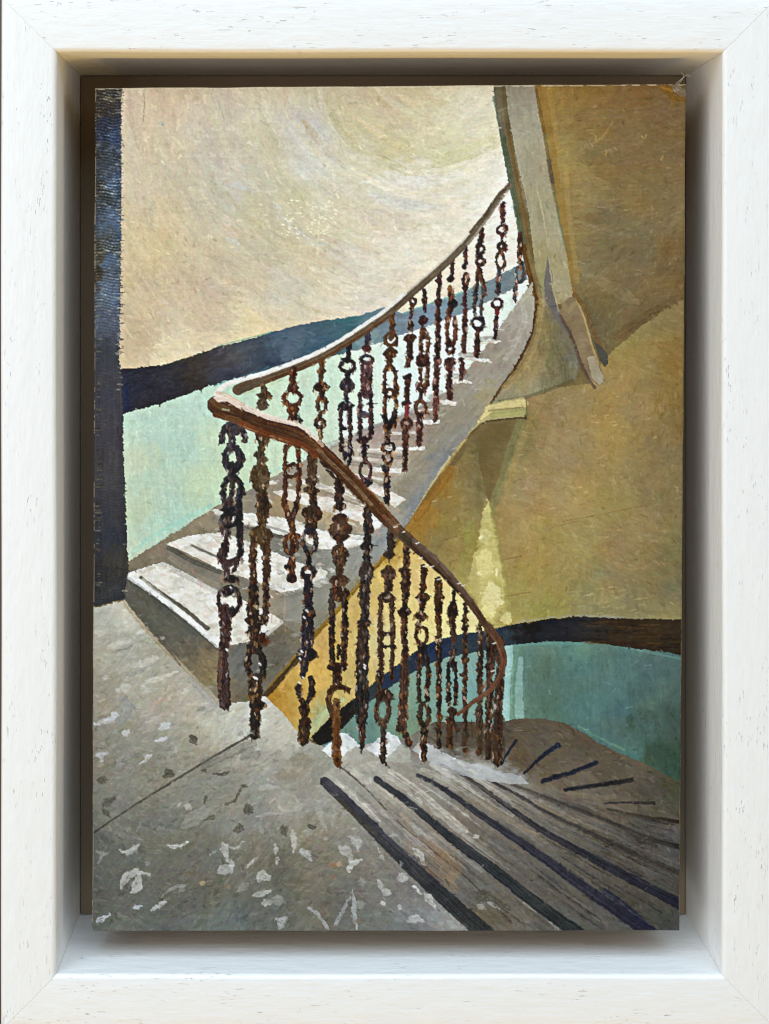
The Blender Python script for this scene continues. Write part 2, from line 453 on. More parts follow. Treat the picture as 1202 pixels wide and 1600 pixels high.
fill([(100, 100), (1100, 100), (1100, 1500), (100, 1500)], (112, 96, 62), R_GROUND, 0)
def wall_ang(x, y):      # sweeping round the arch
    return math.atan2(y - 60, x - 690) + math.pi / 2 + .15 * math.sin(x * .03)
wall_pts = [(185, 120), (782, 120), (790, 240), (800, 290), (830, 440), (800, 470), (600, 560), (430, 600), (185, 640)]
paint_field(wall_pts, [
    (210, 160, (200, 183, 158)), (250, 150, (205, 181, 150)), (290, 145, (202, 178, 145)), (300, 170, (206, 187, 162)), (260, 330, (203, 182, 143)),
    (220, 300, (199, 182, 152)), (240, 380, (203, 180, 134)), (330, 300, (187, 175, 150)), (370, 290, (190, 184, 170)), (330, 240, (189, 177, 159)),
    (280, 230, (202, 186, 156)), (350, 160, (202, 190, 168)), (400, 150, (208, 195, 168)), (430, 160, (208, 197, 172)), (480, 200, (200, 196, 186)), (420, 230, (195, 186, 156)), (480, 260, (205, 203, 194)),
    (460, 300, (194, 184, 147)), (400, 320, (196, 185, 152)), (540, 150, (201, 187, 151)), (600, 170, (201, 184, 150)), (650, 150, (206, 191, 152)), (700, 180, (222, 212, 178)),
    (740, 160, (228, 219, 192)), (560, 190, (194, 182, 143)), (620, 230, (197, 185, 141)), (700, 240, (207, 202, 158)), (640, 282, (228, 222, 210)),
    (560, 270, (214, 207, 178)), (540, 310, (210, 200, 174)), (620, 330, (213, 201, 180)), (750, 280, (236, 231, 212)), (700, 320, (228, 220, 198)),
    (640, 390, (228, 220, 202)), (560, 400, (217, 205, 183)), (480, 400, (199, 185, 153)), (450, 370, (190, 176, 142)), (400, 420, (198, 182, 152)),
    (330, 450, (190, 170, 142)), (230, 450, (195, 173, 134)), (220, 520, (194, 169, 132)), (270, 545, (220, 202, 166)), (400, 505, (226, 206, 162)),
    (330, 490, (199, 179, 149)), (520, 480, (220, 208, 182)), (440, 450, (202, 192, 172)), (580, 480, (224, 214, 198)), (790, 400, (237, 230, 217)),
    (720, 440, (237, 218, 198)), (660, 470, (238, 220, 194)), (780, 330, (238, 234, 226)), (600, 440, (222, 211, 190)), (500, 340, (204, 194, 164))],
    R_WALL, wall_ang, 3400, L=(16, 46), W=(5, 13), alpha=.62, jit=.026, mix=((204, 197, 182), .25), polar=(690, 60), grain=.017)
# edge of the arch, and the sweeping pale strokes
stroke([(502, 138), (512, 170), (527, 203), (556, 228), (590, 247), (622, 262), (650, 268), (700, 262), (745, 245), (776, 220)], (190, 182, 138), 16, alpha=.45, dry=.5, rough=3, soft=5, taper=.4)
stroke([(500, 140), (507, 172), (522, 206), (545, 226)], (222, 214, 196), 9, alpha=.7, dry=.5, soft=3, rough=2)
stroke([(585, 240), (615, 252), (636, 264)], (158, 142, 88), 5, alpha=.5, dry=.5, soft=2, taper=.6)
stroke([(520, 180), (532, 205), (548, 222)], (178, 172, 130), 11, alpha=.5, dry=.3)
stroke([(660, 272), (705, 262), (750, 248), (785, 228)], (234, 228, 206), 9, alpha=.7, dry=.35)
stroke([(690, 244), (730, 232), (770, 212)], (212, 206, 160), 12, alpha=.45, dry=.3)
for pts, c, wd, al in (
    ([(432, 178), (450, 205), (470, 240), (500, 275)], (205, 200, 192), 20, .55), ([(474, 182), (480, 200), (498, 226)], (205, 160, 110), 7, .35),
    ([(475, 188), (478, 198)], (196, 140, 80), 6, .6), ([(495, 195), (520, 205), (505, 230)], (198, 194, 186), 22, .5),
    ([(575, 297), (598, 316), (637, 330)], (238, 232, 214), 4, .85), ([(560, 285), (585, 284), (610, 292), (650, 300)], (230, 224, 214), 8, .6),
    ([(640, 277), (660, 282), (690, 278), (725, 272)], (234, 229, 222), 14, .75), ([(650, 302), (690, 306), (730, 300)], (234, 228, 216), 9, .5),
    ([(430, 318), (448, 345), (475, 370), (518, 388)], (206, 204, 204), 12, .6), ([(365, 283), (382, 296)], (202, 206, 212), 10, .7),
    ([(355, 372), (372, 385)], (200, 204, 206), 10, .7), ([(335, 300), (352, 330), (378, 362)], (200, 190, 172), 5, .6), ([(290, 190), (300, 212), (310, 240)], (200, 192, 174), 8, .5),
    ([(640, 400), (600, 420), (570, 428)], (236, 230, 214), 9, .5), ([(520, 330), (545, 350), (590, 370), (640, 378)], (222, 212, 192), 10, .45),
    ([(580, 380), (640, 375), (700, 350)], (236, 229, 212), 16, .5), ([(500, 460), (512, 440), (530, 420)], (226, 216, 186), 5, .6), ([(478, 520), (486, 500), (494, 480)], (228, 216, 184), 4, .6),
    ([(385, 455), (402, 480), (418, 498)], (214, 204, 184), 14, .45), ([(230, 545), (300, 532), (360, 522), (430, 506)], (228, 210, 172), 13, .6),
    ([(770, 300), (740, 330), (700, 368)], (240, 235, 220), 18, .45), ([(250, 190), (252, 196)], (120, 160, 150), 6, .6), ([(255, 205), (262, 235), (266, 270)], (178, 178, 152), 5, .3)):
    stroke(pts, c, wd * 1.25, alpha=al, dry=.55, rough=3.0, ser=1.5, h=.35, taper=.8, soft=max(1.2, wd * .3), bris=.04)
stroke([(225, 148), (226, 158), (224, 190)], (150, 128, 96), 1.6, alpha=.6, h=.1)
for k in range(60):
    rr = random.uniform(110, 520); a0 = random.uniform(1.35, 2.95); da = random.uniform(40, 130) / rr
    P = [(690 + rr * math.cos(a0 + da * q / 3), 60 + rr * math.sin(a0 + da * q / 3)) for q in range(4)]
    xm, ym = P[1]
    if not (200 < xm < 770 and 145 < ym < 520 - max(0, xm - 430) * .45): continue
    j = int((ym - 135) / 1319 * NY); i = int((xm - 146) / 919 * NX)
    d = random.choice((-12, -8, 8, 12, 17)); t_ = random.choice(((1, 1, 1), (1, .98, .9), (.985, .99, 1.01)))
    stroke(P, tuple(float(IMG[j, i, q] * 255 + d) * t_[q] for q in range(3)), random.uniform(6, 17), None, random.uniform(.35, .65), dry=.55, rough=2.2, ser=1, soft=2.5, taper=.5, h=.5)
# threads of the ground catching paint
for k in range(90):
    x, y = random.uniform(440, 525), random.uniform(312, 375)
    stroke([(x, y), (x + random.uniform(1, 4), y + .5)], (232, 224, 196), random.uniform(1.4, 2.6), alpha=.75, h=.3)
stroke([(500, 300), (499, 345), (496, 400)], (226, 216, 186), 2.2, alpha=.6, dry=.4)

# green glaze and mint dado, upper band
dado_pts = [(190, 640), (260, 625), (335, 600), (430, 560), (560, 540), (640, 515), (720, 488), (822, 430), (826, 470), (770, 560), (700, 625), (560, 675), (450, 735), (340, 790), (196, 880)]
paint_field(dado_pts, [
    (210, 660, (175, 205, 185)), (250, 680, (172, 204, 186)), (290, 690, (166, 203, 188)), (220, 720, (182, 194, 162)), (220, 800, (172, 192, 160)), (205, 850, (172, 192, 165)),
    (260, 780, (160, 192, 172)), (280, 820, (150, 192, 178)), (250, 830, (154, 194, 180)), (330, 680, (187, 208, 172)), (310, 640, (176, 210, 196)), (400, 640, (186, 214, 186)), (350, 740, (182, 207, 168)),
    (320, 760, (184, 206, 168)), (480, 620, (192, 217, 192)), (520, 600, (192, 218, 194)), (560, 600, (208, 231, 218)), (600, 580, (218, 235, 224)), (640, 570, (225, 240, 233)),
    (700, 530, (227, 238, 231)), (760, 510, (227, 238, 229)), (500, 690, (192, 214, 188)), (560, 660, (217, 227, 218)), (430, 700, (190, 212, 178)), (810, 450, (228, 240, 236)),
    (270, 720, (166, 200, 180)), (240, 750, (172, 196, 172))],
    R_DADO, lambda x, y: 1.3 + .4 * math.sin(y * .02), 950, L=(12, 34), W=(5, 12), alpha=.5, jit=.022, mix=((200, 206, 190), .38))
stroke([(200, 668), (240, 662), (285, 640), (330, 618)], (186, 214, 196), 9, alpha=.6, dry=.4)
stroke([(204, 866), (240, 838), (282, 815), (330, 790)], (160, 206, 192), 5, alpha=.75, dry=.25)
stroke([(440, 730), (410, 742), (380, 758)], (176, 208, 196), 4, alpha=.6, dry=.2)
band_pts = [(186, 577), (250, 571), (300, 556), (340, 542), (390, 530), (430, 518), (470, 507), (510, 500), (560, 494), (600, 480), (630, 489), (680, 471), (720, 458), (760, 440), (795, 422), (822, 406),
            (824, 436), (800, 452), (760, 473), (720, 491), (670, 509), (630, 522), (560, 547), (520, 556), (430, 575), (370, 592), (330, 603), (300, 613), (250, 632), (190, 647)]
paint_field(band_pts, [
    (195, 610, (30, 36, 58)), (230, 600, (34, 34, 46)), (230, 625, (40, 38, 46)), (280, 580, (42, 40, 46)), (280, 605, (40, 38, 46)), (310, 570, (60, 54, 48)), (305, 595, (52, 46, 40)), (340, 575, (62, 58, 60)),
    (350, 590, (56, 58, 72)), (370, 548, (74, 68, 68)), (382, 555, (76, 86, 98)), (410, 545, (58, 66, 78)), (395, 562, (58, 64, 76)), (420, 560, (54, 64, 78)), (435, 530, (72, 92, 108)), (450, 545, (84, 98, 112)), (470, 530, (86, 102, 116)),
    (500, 535, (66, 92, 106)), (520, 515, (70, 98, 108)), (550, 505, (64, 100, 104)), (480, 550, (64, 88, 104)), (610, 500, (112, 124, 132)), (600, 520, (110, 128, 136)), (640, 505, (118, 132, 146)), (680, 490, (124, 138, 150)),
    (720, 475, (118, 138, 142)), (760, 458, (120, 134, 138)), (800, 430, (112, 124, 128)), (580, 535, (128, 146, 148))],
    R_BAND, lambda x, y: -.28, 420, L=(14, 34), W=(4, 9), alpha=.6, jit=.02, warp=1.4)
stroke([(340, 541), (380, 531), (425, 519)], (70, 140, 120), 2.5, alpha=.6, dry=.3)
stroke([(335, 602), (375, 590), (420, 574)], (72, 130, 140), 3, alpha=.6, dry=.3)
stroke([(632, 490), (680, 472), (722, 457), (760, 441)], (110, 165, 158), 3.2, alpha=.7, dry=.3)
stroke([(530, 502), (560, 497), (566, 500)], (72, 120, 122), 7, alpha=.6, dry=.4)
stroke([(196, 610), (198, 640)], (28, 40, 72), 10, alpha=.7, dry=.2)

# ------------------------------------------------------------------ motif: right side walls, pier and soffit
sof_pts = [(835, 120), (1085, 120), (1085, 462), (1030, 490), (960, 545), (942, 575), (925, 590), (885, 505), (880, 400)]
paint_field(sof_pts, [
    (900, 150, (142, 112, 58)), (865, 150, (150, 122, 64)), (880, 230, (152, 128, 72)), (890, 270, (156, 132, 76)), (960, 200, (128, 102, 66)), (930, 170, (134, 104, 56)), (1040, 170, (122, 95, 60)), (1000, 150, (126, 96, 54)), (1000, 300, (131, 108, 67)),
    (950, 340, (118, 101, 70)), (1040, 330, (130, 109, 72)), (920, 300, (146, 126, 80)), (960, 380, (116, 103, 72)), (1050, 400, (116, 91, 55)), (1050, 250, (124, 98, 58)), (930, 230, (132, 110, 64)), (970, 250, (122, 98, 62)),
    (960, 470, (114, 100, 66)), (1010, 470, (114, 91, 57)), (1060, 440, (118, 96, 60)), (930, 500, (104, 92, 62)), (920, 430, (124, 110, 78)), (900, 350, (142, 120, 74)), (1000, 400, (112, 102, 76)), (1010, 430, (120, 102, 70)), (890, 430, (144, 120, 68))],
    R_SOF, lambda x, y: -.5 + .6 * math.sin(x * .011 + y * .014), 1250, L=(14, 36), W=(6, 14), alpha=.55, jit=.019, hue=.013, grain=.018, mix=((124, 108, 76), .16))
stroke([(908, 420), (940, 440), (995, 472)], (144, 128, 94), 20, alpha=.6, dry=.4, rough=3, taper=.7, soft=4)
stroke([(900, 348), (940, 360), (985, 370)], (150, 138, 112), 12, alpha=.45, dry=.5, taper=.7, soft=3)
stroke([(925, 225), (940, 215), (958, 190)], (160, 134, 80), 3, alpha=.6, dry=.3)
stroke([(1050, 470), (1010, 495), (965, 525)], (104, 82, 50), 15, alpha=.6, dry=.2, rough=2)
for x, y in ((895, 140), (1010, 210), (960, 230), (1003, 213), (930, 212), (948, 236), (1036, 244)):
    stroke([(x, y), (x + random.uniform(-4, 4), y + random.uniform(3, 8))], (176, 148, 92), 2, alpha=.6, h=.6)

rw_pts = [(1085, 458), (1030, 490), (1000, 512), (945, 560), (920, 600), (820, 610), (780, 640), (640, 815), (628, 835), (700, 890), (770, 985), (800, 978), (860, 968), (960, 968), (1085, 975)]
paint_field(rw_pts, [
    (1000, 560, (156, 129, 74)), (1050, 560, (132, 105, 56)), (1040, 500, (142, 118, 72)), (985, 530, (140, 130, 82)), (1060, 650, (128, 102, 56)), (960, 600, (162, 135, 82)), (900, 640, (152, 131, 88)), (860, 640, (152, 128, 92)),
    (880, 700, (158, 133, 97)), (830, 760, (162, 138, 103)), (810, 740, (150, 134, 90)), (960, 680, (164, 137, 80)), (1040, 700, (128, 110, 75)), (1000, 640, (150, 127, 86)), (1020, 750, (140, 120, 82)), (900, 780, (172, 147, 95)), (850, 790, (160, 134, 90)),
    (820, 830, (176, 150, 96)), (900, 850, (162, 143, 88)), (860, 840, (160, 140, 80)), (1000, 830, (150, 126, 84)), (960, 800, (150, 132, 80)), (1050, 860, (122, 112, 76)), (1050, 780, (128, 114, 80)), (950, 900, (142, 128, 88)), (970, 860, (146, 122, 84)), (820, 900, (163, 144, 80)),
    (850, 950, (154, 145, 75)), (930, 950, (140, 132, 92)), (1000, 950, (130, 121, 86)), (1050, 960, (142, 128, 84)), (1050, 910, (116, 108, 78)), (800, 690, (128, 122, 78)), (780, 740, (140, 122, 76)), (770, 700, (106, 90, 56)),
    (750, 690, (110, 94, 56)), (790, 670, (106, 88, 52)), (720, 730, (128, 110, 66)), (735, 760, (136, 118, 76)), (755, 760, (104, 90, 54)), (690, 760, (146, 112, 52)), (670, 800, (152, 112, 48)), (700, 800, (140, 122, 72)),
    (730, 810, (144, 128, 80)), (680, 840, (134, 118, 74)), (650, 830, (150, 112, 46)), (710, 860, (146, 126, 76)), (735, 840, (148, 140, 76)), (800, 800, (166, 138, 88)), (800, 860, (160, 138, 88)), (730, 910, (170, 152, 92)), (800, 930, (160, 146, 84))],
    R_RW, lambda x, y: 1.2 + .9 * math.sin(x * .013 - y * .017), 2000, L=(14, 34), W=(6, 14), alpha=.55, jit=.019, hue=.013, grain=.018, mix=((138, 126, 88), .16))
# olive hollow under the ledge, green and gold edges beside it
fill([(742, 690), (762, 664), (820, 656), (806, 690), (793, 730), (776, 775), (764, 790), (757, 755), (748, 720)], (106, 90, 54), None, 2.2, .7, .03)
stroke([(820, 645), (806, 680), (792, 725), (778, 770), (765, 800)], (128, 124, 82), 14, alpha=.7, dry=.2, rough=2)
stroke([(838, 640), (816, 690), (800, 740), (780, 800)], (168, 142, 88), 10, alpha=.5, dry=.3, rough=2)
stroke([(652, 808), (680, 768), (704, 735)], (146, 104, 40), 16, alpha=.7, dry=.2, rough=2)
# lamp glow painted on the wall
fill([(755, 800), (764, 778), (768, 800), (774, 840), (784, 890), (790, 930), (782, 960), (768, 978), (750, 950), (730, 915), (738, 880), (748, 840)], (190, 180, 114), None, 6, .7, .05, .3)
stroke([(735, 820), (728, 860), (722, 900)], (140, 140, 72), 12, alpha=.5, dry=.3, rough=2)
stroke([(768, 790), (776, 840), (790, 900), (794, 950)], (150, 148, 84), 7, alpha=.5, dry=.3)
stroke([(762, 790), (764, 850), (768, 910), (772, 965)], (206, 196, 130), (10, 50), None, .6, rough=4, ser=2, dry=.45, soft=6)
blob(769, 935, 34, 52, (226, 216, 164), None, .75, 4, 3, .8)
blob(757, 880, 28, 42, (214, 202, 140), None, .6, 3, 2, .6)
blob(758, 838, 18, 26, (210, 202, 146), None, .6, 2, 2, .5)
blob(748, 896, 10, 7, (228, 220, 168), None, .8); blob(776, 895, 5, 16, (230, 222, 172), None, .8); blob(752, 840, 6, 8, (232, 224, 180), None, .8)
blob(764, 955, 24, 26, (222, 212, 150), None, .7, 3); blob(792, 966, 16, 20, (216, 208, 150), None, .7, 3)
# scratches on the right wall
for (xa, ya, xb, yb) in ((880, 815, 1025, 787), (790, 932, 830, 925), (785, 875, 815, 869), (860, 825, 900, 815), (690, 845, 735, 832), (700, 880, 715, 874)):
    stroke([(xa, ya), (xb, yb)], (112, 92, 54), 1.4, alpha=.7, dry=.25, h=-.4)
for k in range(26):
    x, y = random.uniform(885, 1000), random.uniform(918, 962)
    stroke([(x, y), (x + random.uniform(4, 16), y - random.uniform(1, 3))], (182, 170, 116), 1.5, alpha=.45, h=.5)
for (x, y) in ((945, 650), (955, 660), (958, 665), (1010, 655), (912, 770), (965, 829), (812, 711), (800, 775), (820, 734), (700, 777), (676, 784), (1020, 684), (945, 840)):
    stroke([(x, y), (x + 6, y - 1.5)], (190, 170, 118), 2.0, alpha=.55, h=.7)

# pier (moulded strips running down from the top, flaring into the soffit)
L1 = [(770, 125), (775, 175), (783, 215), (790, 260), (797, 295), (805, 330), (812, 370), (820, 410), (828, 450), (834, 480)]
L2 = [(789, 125), (795, 180), (803, 225), (812, 270), (820, 300), (828, 345), (833, 390), (838, 430), (843, 480)]
L3 = [(834, 125), (842, 180), (850, 220), (857, 270), (865, 310), (875, 350), (883, 380), (890, 430), (898, 470)]
L4 = [(851, 125), (862, 190), (872, 260), (881, 310), (889, 380), (896, 440), (900, 465)]
flare = [(838, 440), (866, 440), (868, 470), (880, 505), (896, 535), (906, 572), (900, 592), (880, 601), (850, 612), (818, 622), (778, 628), (765, 636), (790, 600), (812, 560), (828, 520), (836, 480)]
paint_field(flare, [(850, 450, (146, 134, 100)), (850, 500, (132, 116, 76)), (850, 530, (122, 108, 72)), (830, 560, (152, 132, 92)), (815, 590, (150, 134, 98)), (870, 560, (116, 109, 76)), (800, 612, (150, 140, 110)), (890, 560, (114, 107, 92)),
    (860, 590, (128, 120, 88)), (835, 605, (146, 136, 110)), (865, 470, (112, 106, 98)), (878, 520, (112, 106, 88)), (845, 470, (140, 126, 90))], R_PIER, lambda x, y: 2.0 - (x - 780) * .004, 260, L=(12, 30), W=(4, 9), alpha=.55)
fill(L2 + L3[::-1], (164, 155, 130), R_PIER, .8, 1, .03, .1)
paint_field(L2 + L3[::-1], [(812, 150, (150, 143, 126)), (820, 200, (166, 158, 134)), (835, 260, (158, 150, 126)), (845, 320, (156, 148, 118)), (860, 380, (164, 152, 124)), (845, 400, (152, 142, 106)), (870, 440, (166, 154, 120)), (850, 450, (140, 130, 96)), (885, 460, (166, 152, 118))],
    R_PIER, 1.45, 200, L=(18, 44), W=(4, 10), alpha=.5)
fill(L1 + L2[::-1], (104, 92, 62), R_PIER, .8, 1, .04, .1)
stroke([(776, 130), (782, 180), (790, 230), (800, 280)], (118, 110, 94), 11, R_PIER, .7, dry=.2)
stroke([(786, 215), (797, 270), (806, 320), (818, 385)], (86, 92, 66), 9, R_PIER, .8, dry=.2)
stroke([(794, 205), (808, 280), (822, 350), (832, 430)], (112, 86, 42), 6, R_PIER, .75, dry=.2)
stroke([(771, 150), (783, 215), (792, 262), (799, 296), (812, 365)], (76, 104, 94), 2.5, R_PIER, .7, dry=.2)
fill(L3 + L4[::-1], (146, 116, 58), R_PIER, .8, .85, .04)
stroke([(838, 140), (848, 190), (858, 250), (866, 300)], (112, 88, 48), 4, R_PIER, .75, dry=.25)
stroke([(852, 210), (862, 270), (872, 330), (884, 390)], (96, 112, 88), 4, R_PIER, .6, dry=.25)
stroke([(858, 250), (864, 285)], (92, 82, 74), 6, R_PIER, .7, dry=.2)
stroke([(884, 260), (888, 320), (896, 390), (902, 440)], (172, 142, 80), 8, None, .5, dry=.4)
stroke([(858, 138), (866, 190), (874, 240)], (172, 136, 66), 8, None, .5, dry=.35)
stroke([(841, 300), (850, 345), (857, 385)], (186, 172, 132), 2.2, R_PIER, .8)
stroke([(806, 240), (815, 285), (824, 330)], (176, 164, 136), 5, R_PIER, .35, dry=.3)
fill([(856, 402), (862, 420), (868, 470), (880, 498), (890, 520), (880, 515), (862, 488), (852, 470), (850, 440)], (108, 102, 98), R_PIER, 1, .9, .02)
stroke([(858, 405), (864, 450), (873, 486)], (196, 182, 138), 2, R_PIER, .7, dry=.2)
# soffit edge: brown line with a green fringe
R_EDGE = region('painted_soffit_edge', 'painted brown edge curving down the pier')
stroke([(818, 385), (826, 420), (836, 460), (833, 500), (821, 540), (803, 572), (782, 598), (768, 622)], (92, 64, 24), (8, 11), R_EDGE, 1, rough=.8, ser=.8)
stroke([(826, 395), (838, 440), (844, 470), (841, 505), (829, 545), (811, 578), (788, 604)], (128, 110, 70), 8, R_PIER, .8, dry=.2, soft=2)
stroke([(829, 470), (824, 510), (810, 548), (792, 578), (772, 605), (750, 640), (728, 668), (712, 690)], (86, 108, 72), 3.5, R_EDGE, .8, dry=.15)
stroke([(760, 636), (742, 660), (722, 690), (705, 716)], (92, 78, 48), 2.5, None, .7, dry=.2)
stroke([(846, 470), (844, 505), (834, 545), (816, 578), (790, 606)], (178, 154, 106), 9, R_PIER, .6, dry=.4, soft=3)
stroke([(852, 520), (850, 555), (838, 585), (815, 604)], (162, 142, 98), 14, R_PIER, .45, dry=.4, soft=4)
stroke([(780, 628), (820, 621), (860, 608), (896, 594)], (92, 88, 62), 5, None, .6, dry=.25, soft=2)
stroke([(868, 540), (880, 565), (884, 592)], (104, 98, 72), 14, R_PIER, .5, dry=.4, soft=4)
stroke([(905, 600), (870, 618), (840, 645), (824, 668)], (134, 118, 74), 16, None, .5, dry=.35, soft=5)
# lower end of the pier
R_PEND = region('painted_pier_foot', 'painted stump end of the moulded pier')
fill([(874, 488), (886, 466), (899, 462), (915, 495), (926, 535), (938, 572), (946, 596), (938, 604), (922, 592), (906, 556), (890, 520)], (130, 112, 84), R_PEND, .9, 1, .03, .2)
stroke([(900, 466), (914, 500), (925, 540), (936, 570)], (166, 142, 92), 3, R_PEND, .9)
fill([(917, 558), (928, 556), (944, 590), (938, 602), (926, 592)], (158, 146, 122), R_PEND, .8, 1, .02, .4)
stroke([(876, 494), (894, 528), (908, 568), (920, 592), (930, 606)], (94, 78, 66), 5, R_PEND, .9, dry=.1)
stroke([(898, 460), (914, 482), (928, 518), (940, 548)], (112, 86, 50), 7, R_PEND, .85, dry=.1)
fill([(928, 533), (938, 540), (949, 552), (951, 568), (945, 574), (937, 562)], (78, 77, 66), R_PEND, 1, .95, .02)
stroke([(878, 470), (888, 486), (898, 474)], (148, 132, 96), 8, R_PEND, .7, dry=.2)
# ledge and pale string line
fill([(728, 672), (742, 648), (762, 632), (790, 625), (820, 621), (823, 651), (790, 653), (760, 657), (742, 672), (705, 716), (668, 770), (640, 812), (650, 790), (690, 728)], (168, 158, 112), R_LED, .9, 1, .03, .2)
stroke([(745, 655), (765, 640), (800, 632), (820, 630)], (206, 190, 134), 12, R_LED, .95, dry=.12, h=.8)
stroke([(764, 642), (790, 639), (818, 637)], (136, 128, 84), 3.5, R_LED, .7, dry=.2)
stroke([(770, 648), (800, 646), (820, 643)], (164, 160, 102), 9, R_LED, .8, dry=.15)
stroke([(728, 685), (742, 672), (757, 660), (800, 654), (823, 653)], (84, 64, 40), 3, R_LED, .85, dry=.1)
stroke([(734, 660), (712, 692), (684, 734), (655, 778), (638, 806)], (184, 178, 146), 12, R_LED, .9, dry=.2)
stroke([(740, 664), (716, 702), (690, 738)], (190, 162, 98), 4, R_LED, .7, dry=.3)
stroke([(823, 622), (823, 652)], (116, 104, 66), 3, R_LED, .7)

# ------------------------------------------------------------------ motif: rising stair
str_pts = [(196, 880), (345, 788), (450, 733), (560, 676), (640, 645), (700, 610), (745, 560), (775, 520), (812, 468), (832, 440), (836, 480), (830, 520), (812, 560), (782, 604), (740, 668), (690, 730), (640, 812), (612, 855), (570, 900), (530, 948), (480, 1003), (445, 1048), (412, 1088), (390, 1075), (370, 1120), (345, 1100), (190, 945)]
paint_field(str_pts, [
    (215, 880, (128, 120, 104)), (300, 850, (142, 134, 116)), (330, 800, (150, 140, 122)), (250, 860, (134, 126, 110)), (400, 770, (140, 134, 126)), (450, 745, (150, 142, 132)), (440, 790, (168, 148, 116)),
    (430, 850, (135, 134, 126)), (460, 870, (128, 128, 120)), (500, 870, (142, 144, 142)), (550, 870, (152, 155, 152)), (510, 800, (184, 168, 138)), (550, 800, (180, 166, 136)), (560, 760, (170, 160, 138)), (600, 830, (158, 158, 156)), (590, 850, (146, 152, 156)),
    (620, 790, (170, 162, 145)), (640, 760, (156, 148, 130)), (660, 720, (158, 148, 130)), (650, 790, (132, 136, 138)), (690, 720, (136, 138, 140)), (620, 720, (190, 182, 168)), (570, 710, (196, 188, 178)), (690, 670, (152, 146, 134)), (720, 640, (158, 150, 136)), (720, 680, (148, 146, 136)),
    (740, 610, (160, 154, 142)), (770, 570, (166, 160, 150)), (790, 530, (160, 152, 142)), (800, 500, (176, 172, 164)), (815, 480, (178, 172, 156)), (780, 545, (154, 146, 132)), (800, 550, (166, 162, 152)), (760, 620, (172, 162, 130)), (820, 450, (186, 180, 160)), (600, 680, (168, 150, 142)), (640, 670, (160, 140, 132)),
    (520, 940, (142, 138, 122)), (480, 960, (134, 128, 112)), (450, 1000, (116, 112, 98)), (420, 1010, (106, 100, 90)), (400, 1040, (104, 102, 96)), (430, 1040, (108, 104, 92)), (370, 1040, (112, 114, 112)), (560, 920, (142, 138, 118)), (540, 900, (150, 152, 146)),
    (210, 920, (98, 96, 86)), (250, 960, (96, 94, 84)), (300, 1010, (102, 98, 84)), (330, 1040, (132, 118, 90)), (340, 1070, (124, 112, 88)), (280, 1010, (108, 100, 82))],
    R_STR, lambda x, y: -.85 if x > 360 else .75, 1300, L=(12, 30), W=(4, 10), alpha=.6, jit=.024, gain=(.94, .925, .90))
stroke([(700, 700), (670, 745), (645, 790), (620, 830)], (128, 131, 136), 12, None, .4, dry=.45, rough=2, soft=3)
stroke([(815, 470), (820, 500), (806, 535), (790, 560)], (196, 194, 190), 8, None, .4, dry=.45)
# first riser and skirting
R_RISER = region('painted_riser', 'painted shadowed riser of the bottom step')
paint_field([(195, 898), (240, 925), (290, 962), (344, 1014), (352, 1098), (345, 1100), (265, 1020), (190, 946)], [(210, 920, (92, 90, 80)), (240, 960, (88, 86, 76)), (290, 1000, (96, 92, 80)), (320, 1030, (120, 108, 84)), (335, 1060, (138, 122, 90)), (340, 1085, (120, 112, 94)), (230, 940, (84, 84, 76)), (300, 985, (92, 92, 84))],
    R_RISER, .75, 180, L=(12, 30), W=(4, 9), alpha=.5)
stroke([(200, 904), (245, 936), (300, 978), (342, 1014)], (70, 72, 70), 6, R_RISER, .6, dry=.2)
fill([(262, 855), (300, 874), (345, 893), (345, 926), (300, 905), (262, 876)], (122, 116, 104), R_STR, 1.2, 1, .03)
stroke([(264, 856), (300, 876), (344, 894)], (88, 86, 78), 8, R_STR, .85, dry=.15)
stroke([(268, 872), (300, 895), (340, 915)], (140, 132, 114), 8, R_STR, .6, dry=.2)
TREADS = []
def tread(pts, c=(214, 211, 202), h=.35, lab=None):
    r = region('painted_tread', lab); TREADS.append(r)
    fill(pts, c, r, 1.5, 1, .035, h)
    x0, y0, x1, y1 = bbox(pts); sl = win(x0, y0, x1, y1); m = polymask(pts, sl, 1.5); f = np.zeros((NY, NX), np.float32); f[sl] = m
    for k in range(int(10 + (x1 - x0) * (y1 - y0) / 70)):
        v = random.choice(((228, 227, 224), (206, 200, 186), (222, 218, 206), (196, 192, 180), (222, 224, 228), (214, 196, 186), (178, 172, 156), (188, 184, 172), (238, 238, 236)))
        dab_core(random.uniform(x0, x1), random.uniform(y0, y1), random.choice((.6, .65, -.2)) + random.gauss(0, .25), random.uniform(8, 24), random.uniform(4, 8), c3(v), .6, f, .6)
    return r
t1 = tread([(197, 896), (225, 887), (254, 878), (285, 892), (318, 911), (350, 928), (385, 940), (440, 966), (432, 978), (388, 1002), (344, 1013), (300, 975), (250, 938)], lab='painted broad pale bottom tread with a dark groove')
stroke([(255, 882), (300, 905), (348, 930)], (176, 172, 164), 9, t1, .7, dry=.3)
stroke([(220, 902), (250, 925), (290, 953), (324, 982)], (92, 88, 80), (5, 7), t1, .95, rough=1.2, h=-.2)
stroke([(224, 906), (260, 936), (300, 968)], (218, 214, 202), 5, t1, .7, dry=.3)
stroke([(198, 899), (245, 930), (295, 968), (340, 1008)], (228, 229, 230), 8, t1, .8, dry=.2, h=.8)
t2 = tread([(261, 849), (300, 836), (345, 832), (400, 850), (440, 868), (480, 884), (512, 892), (508, 908), (476, 920), (440, 926), (415, 914), (390, 905), (345, 890), (300, 868)], lab='painted second tread from the landing')
stroke([(300, 852), (330, 866), (345, 872)], (110, 106, 98), 4, t2, .85, h=-.1)
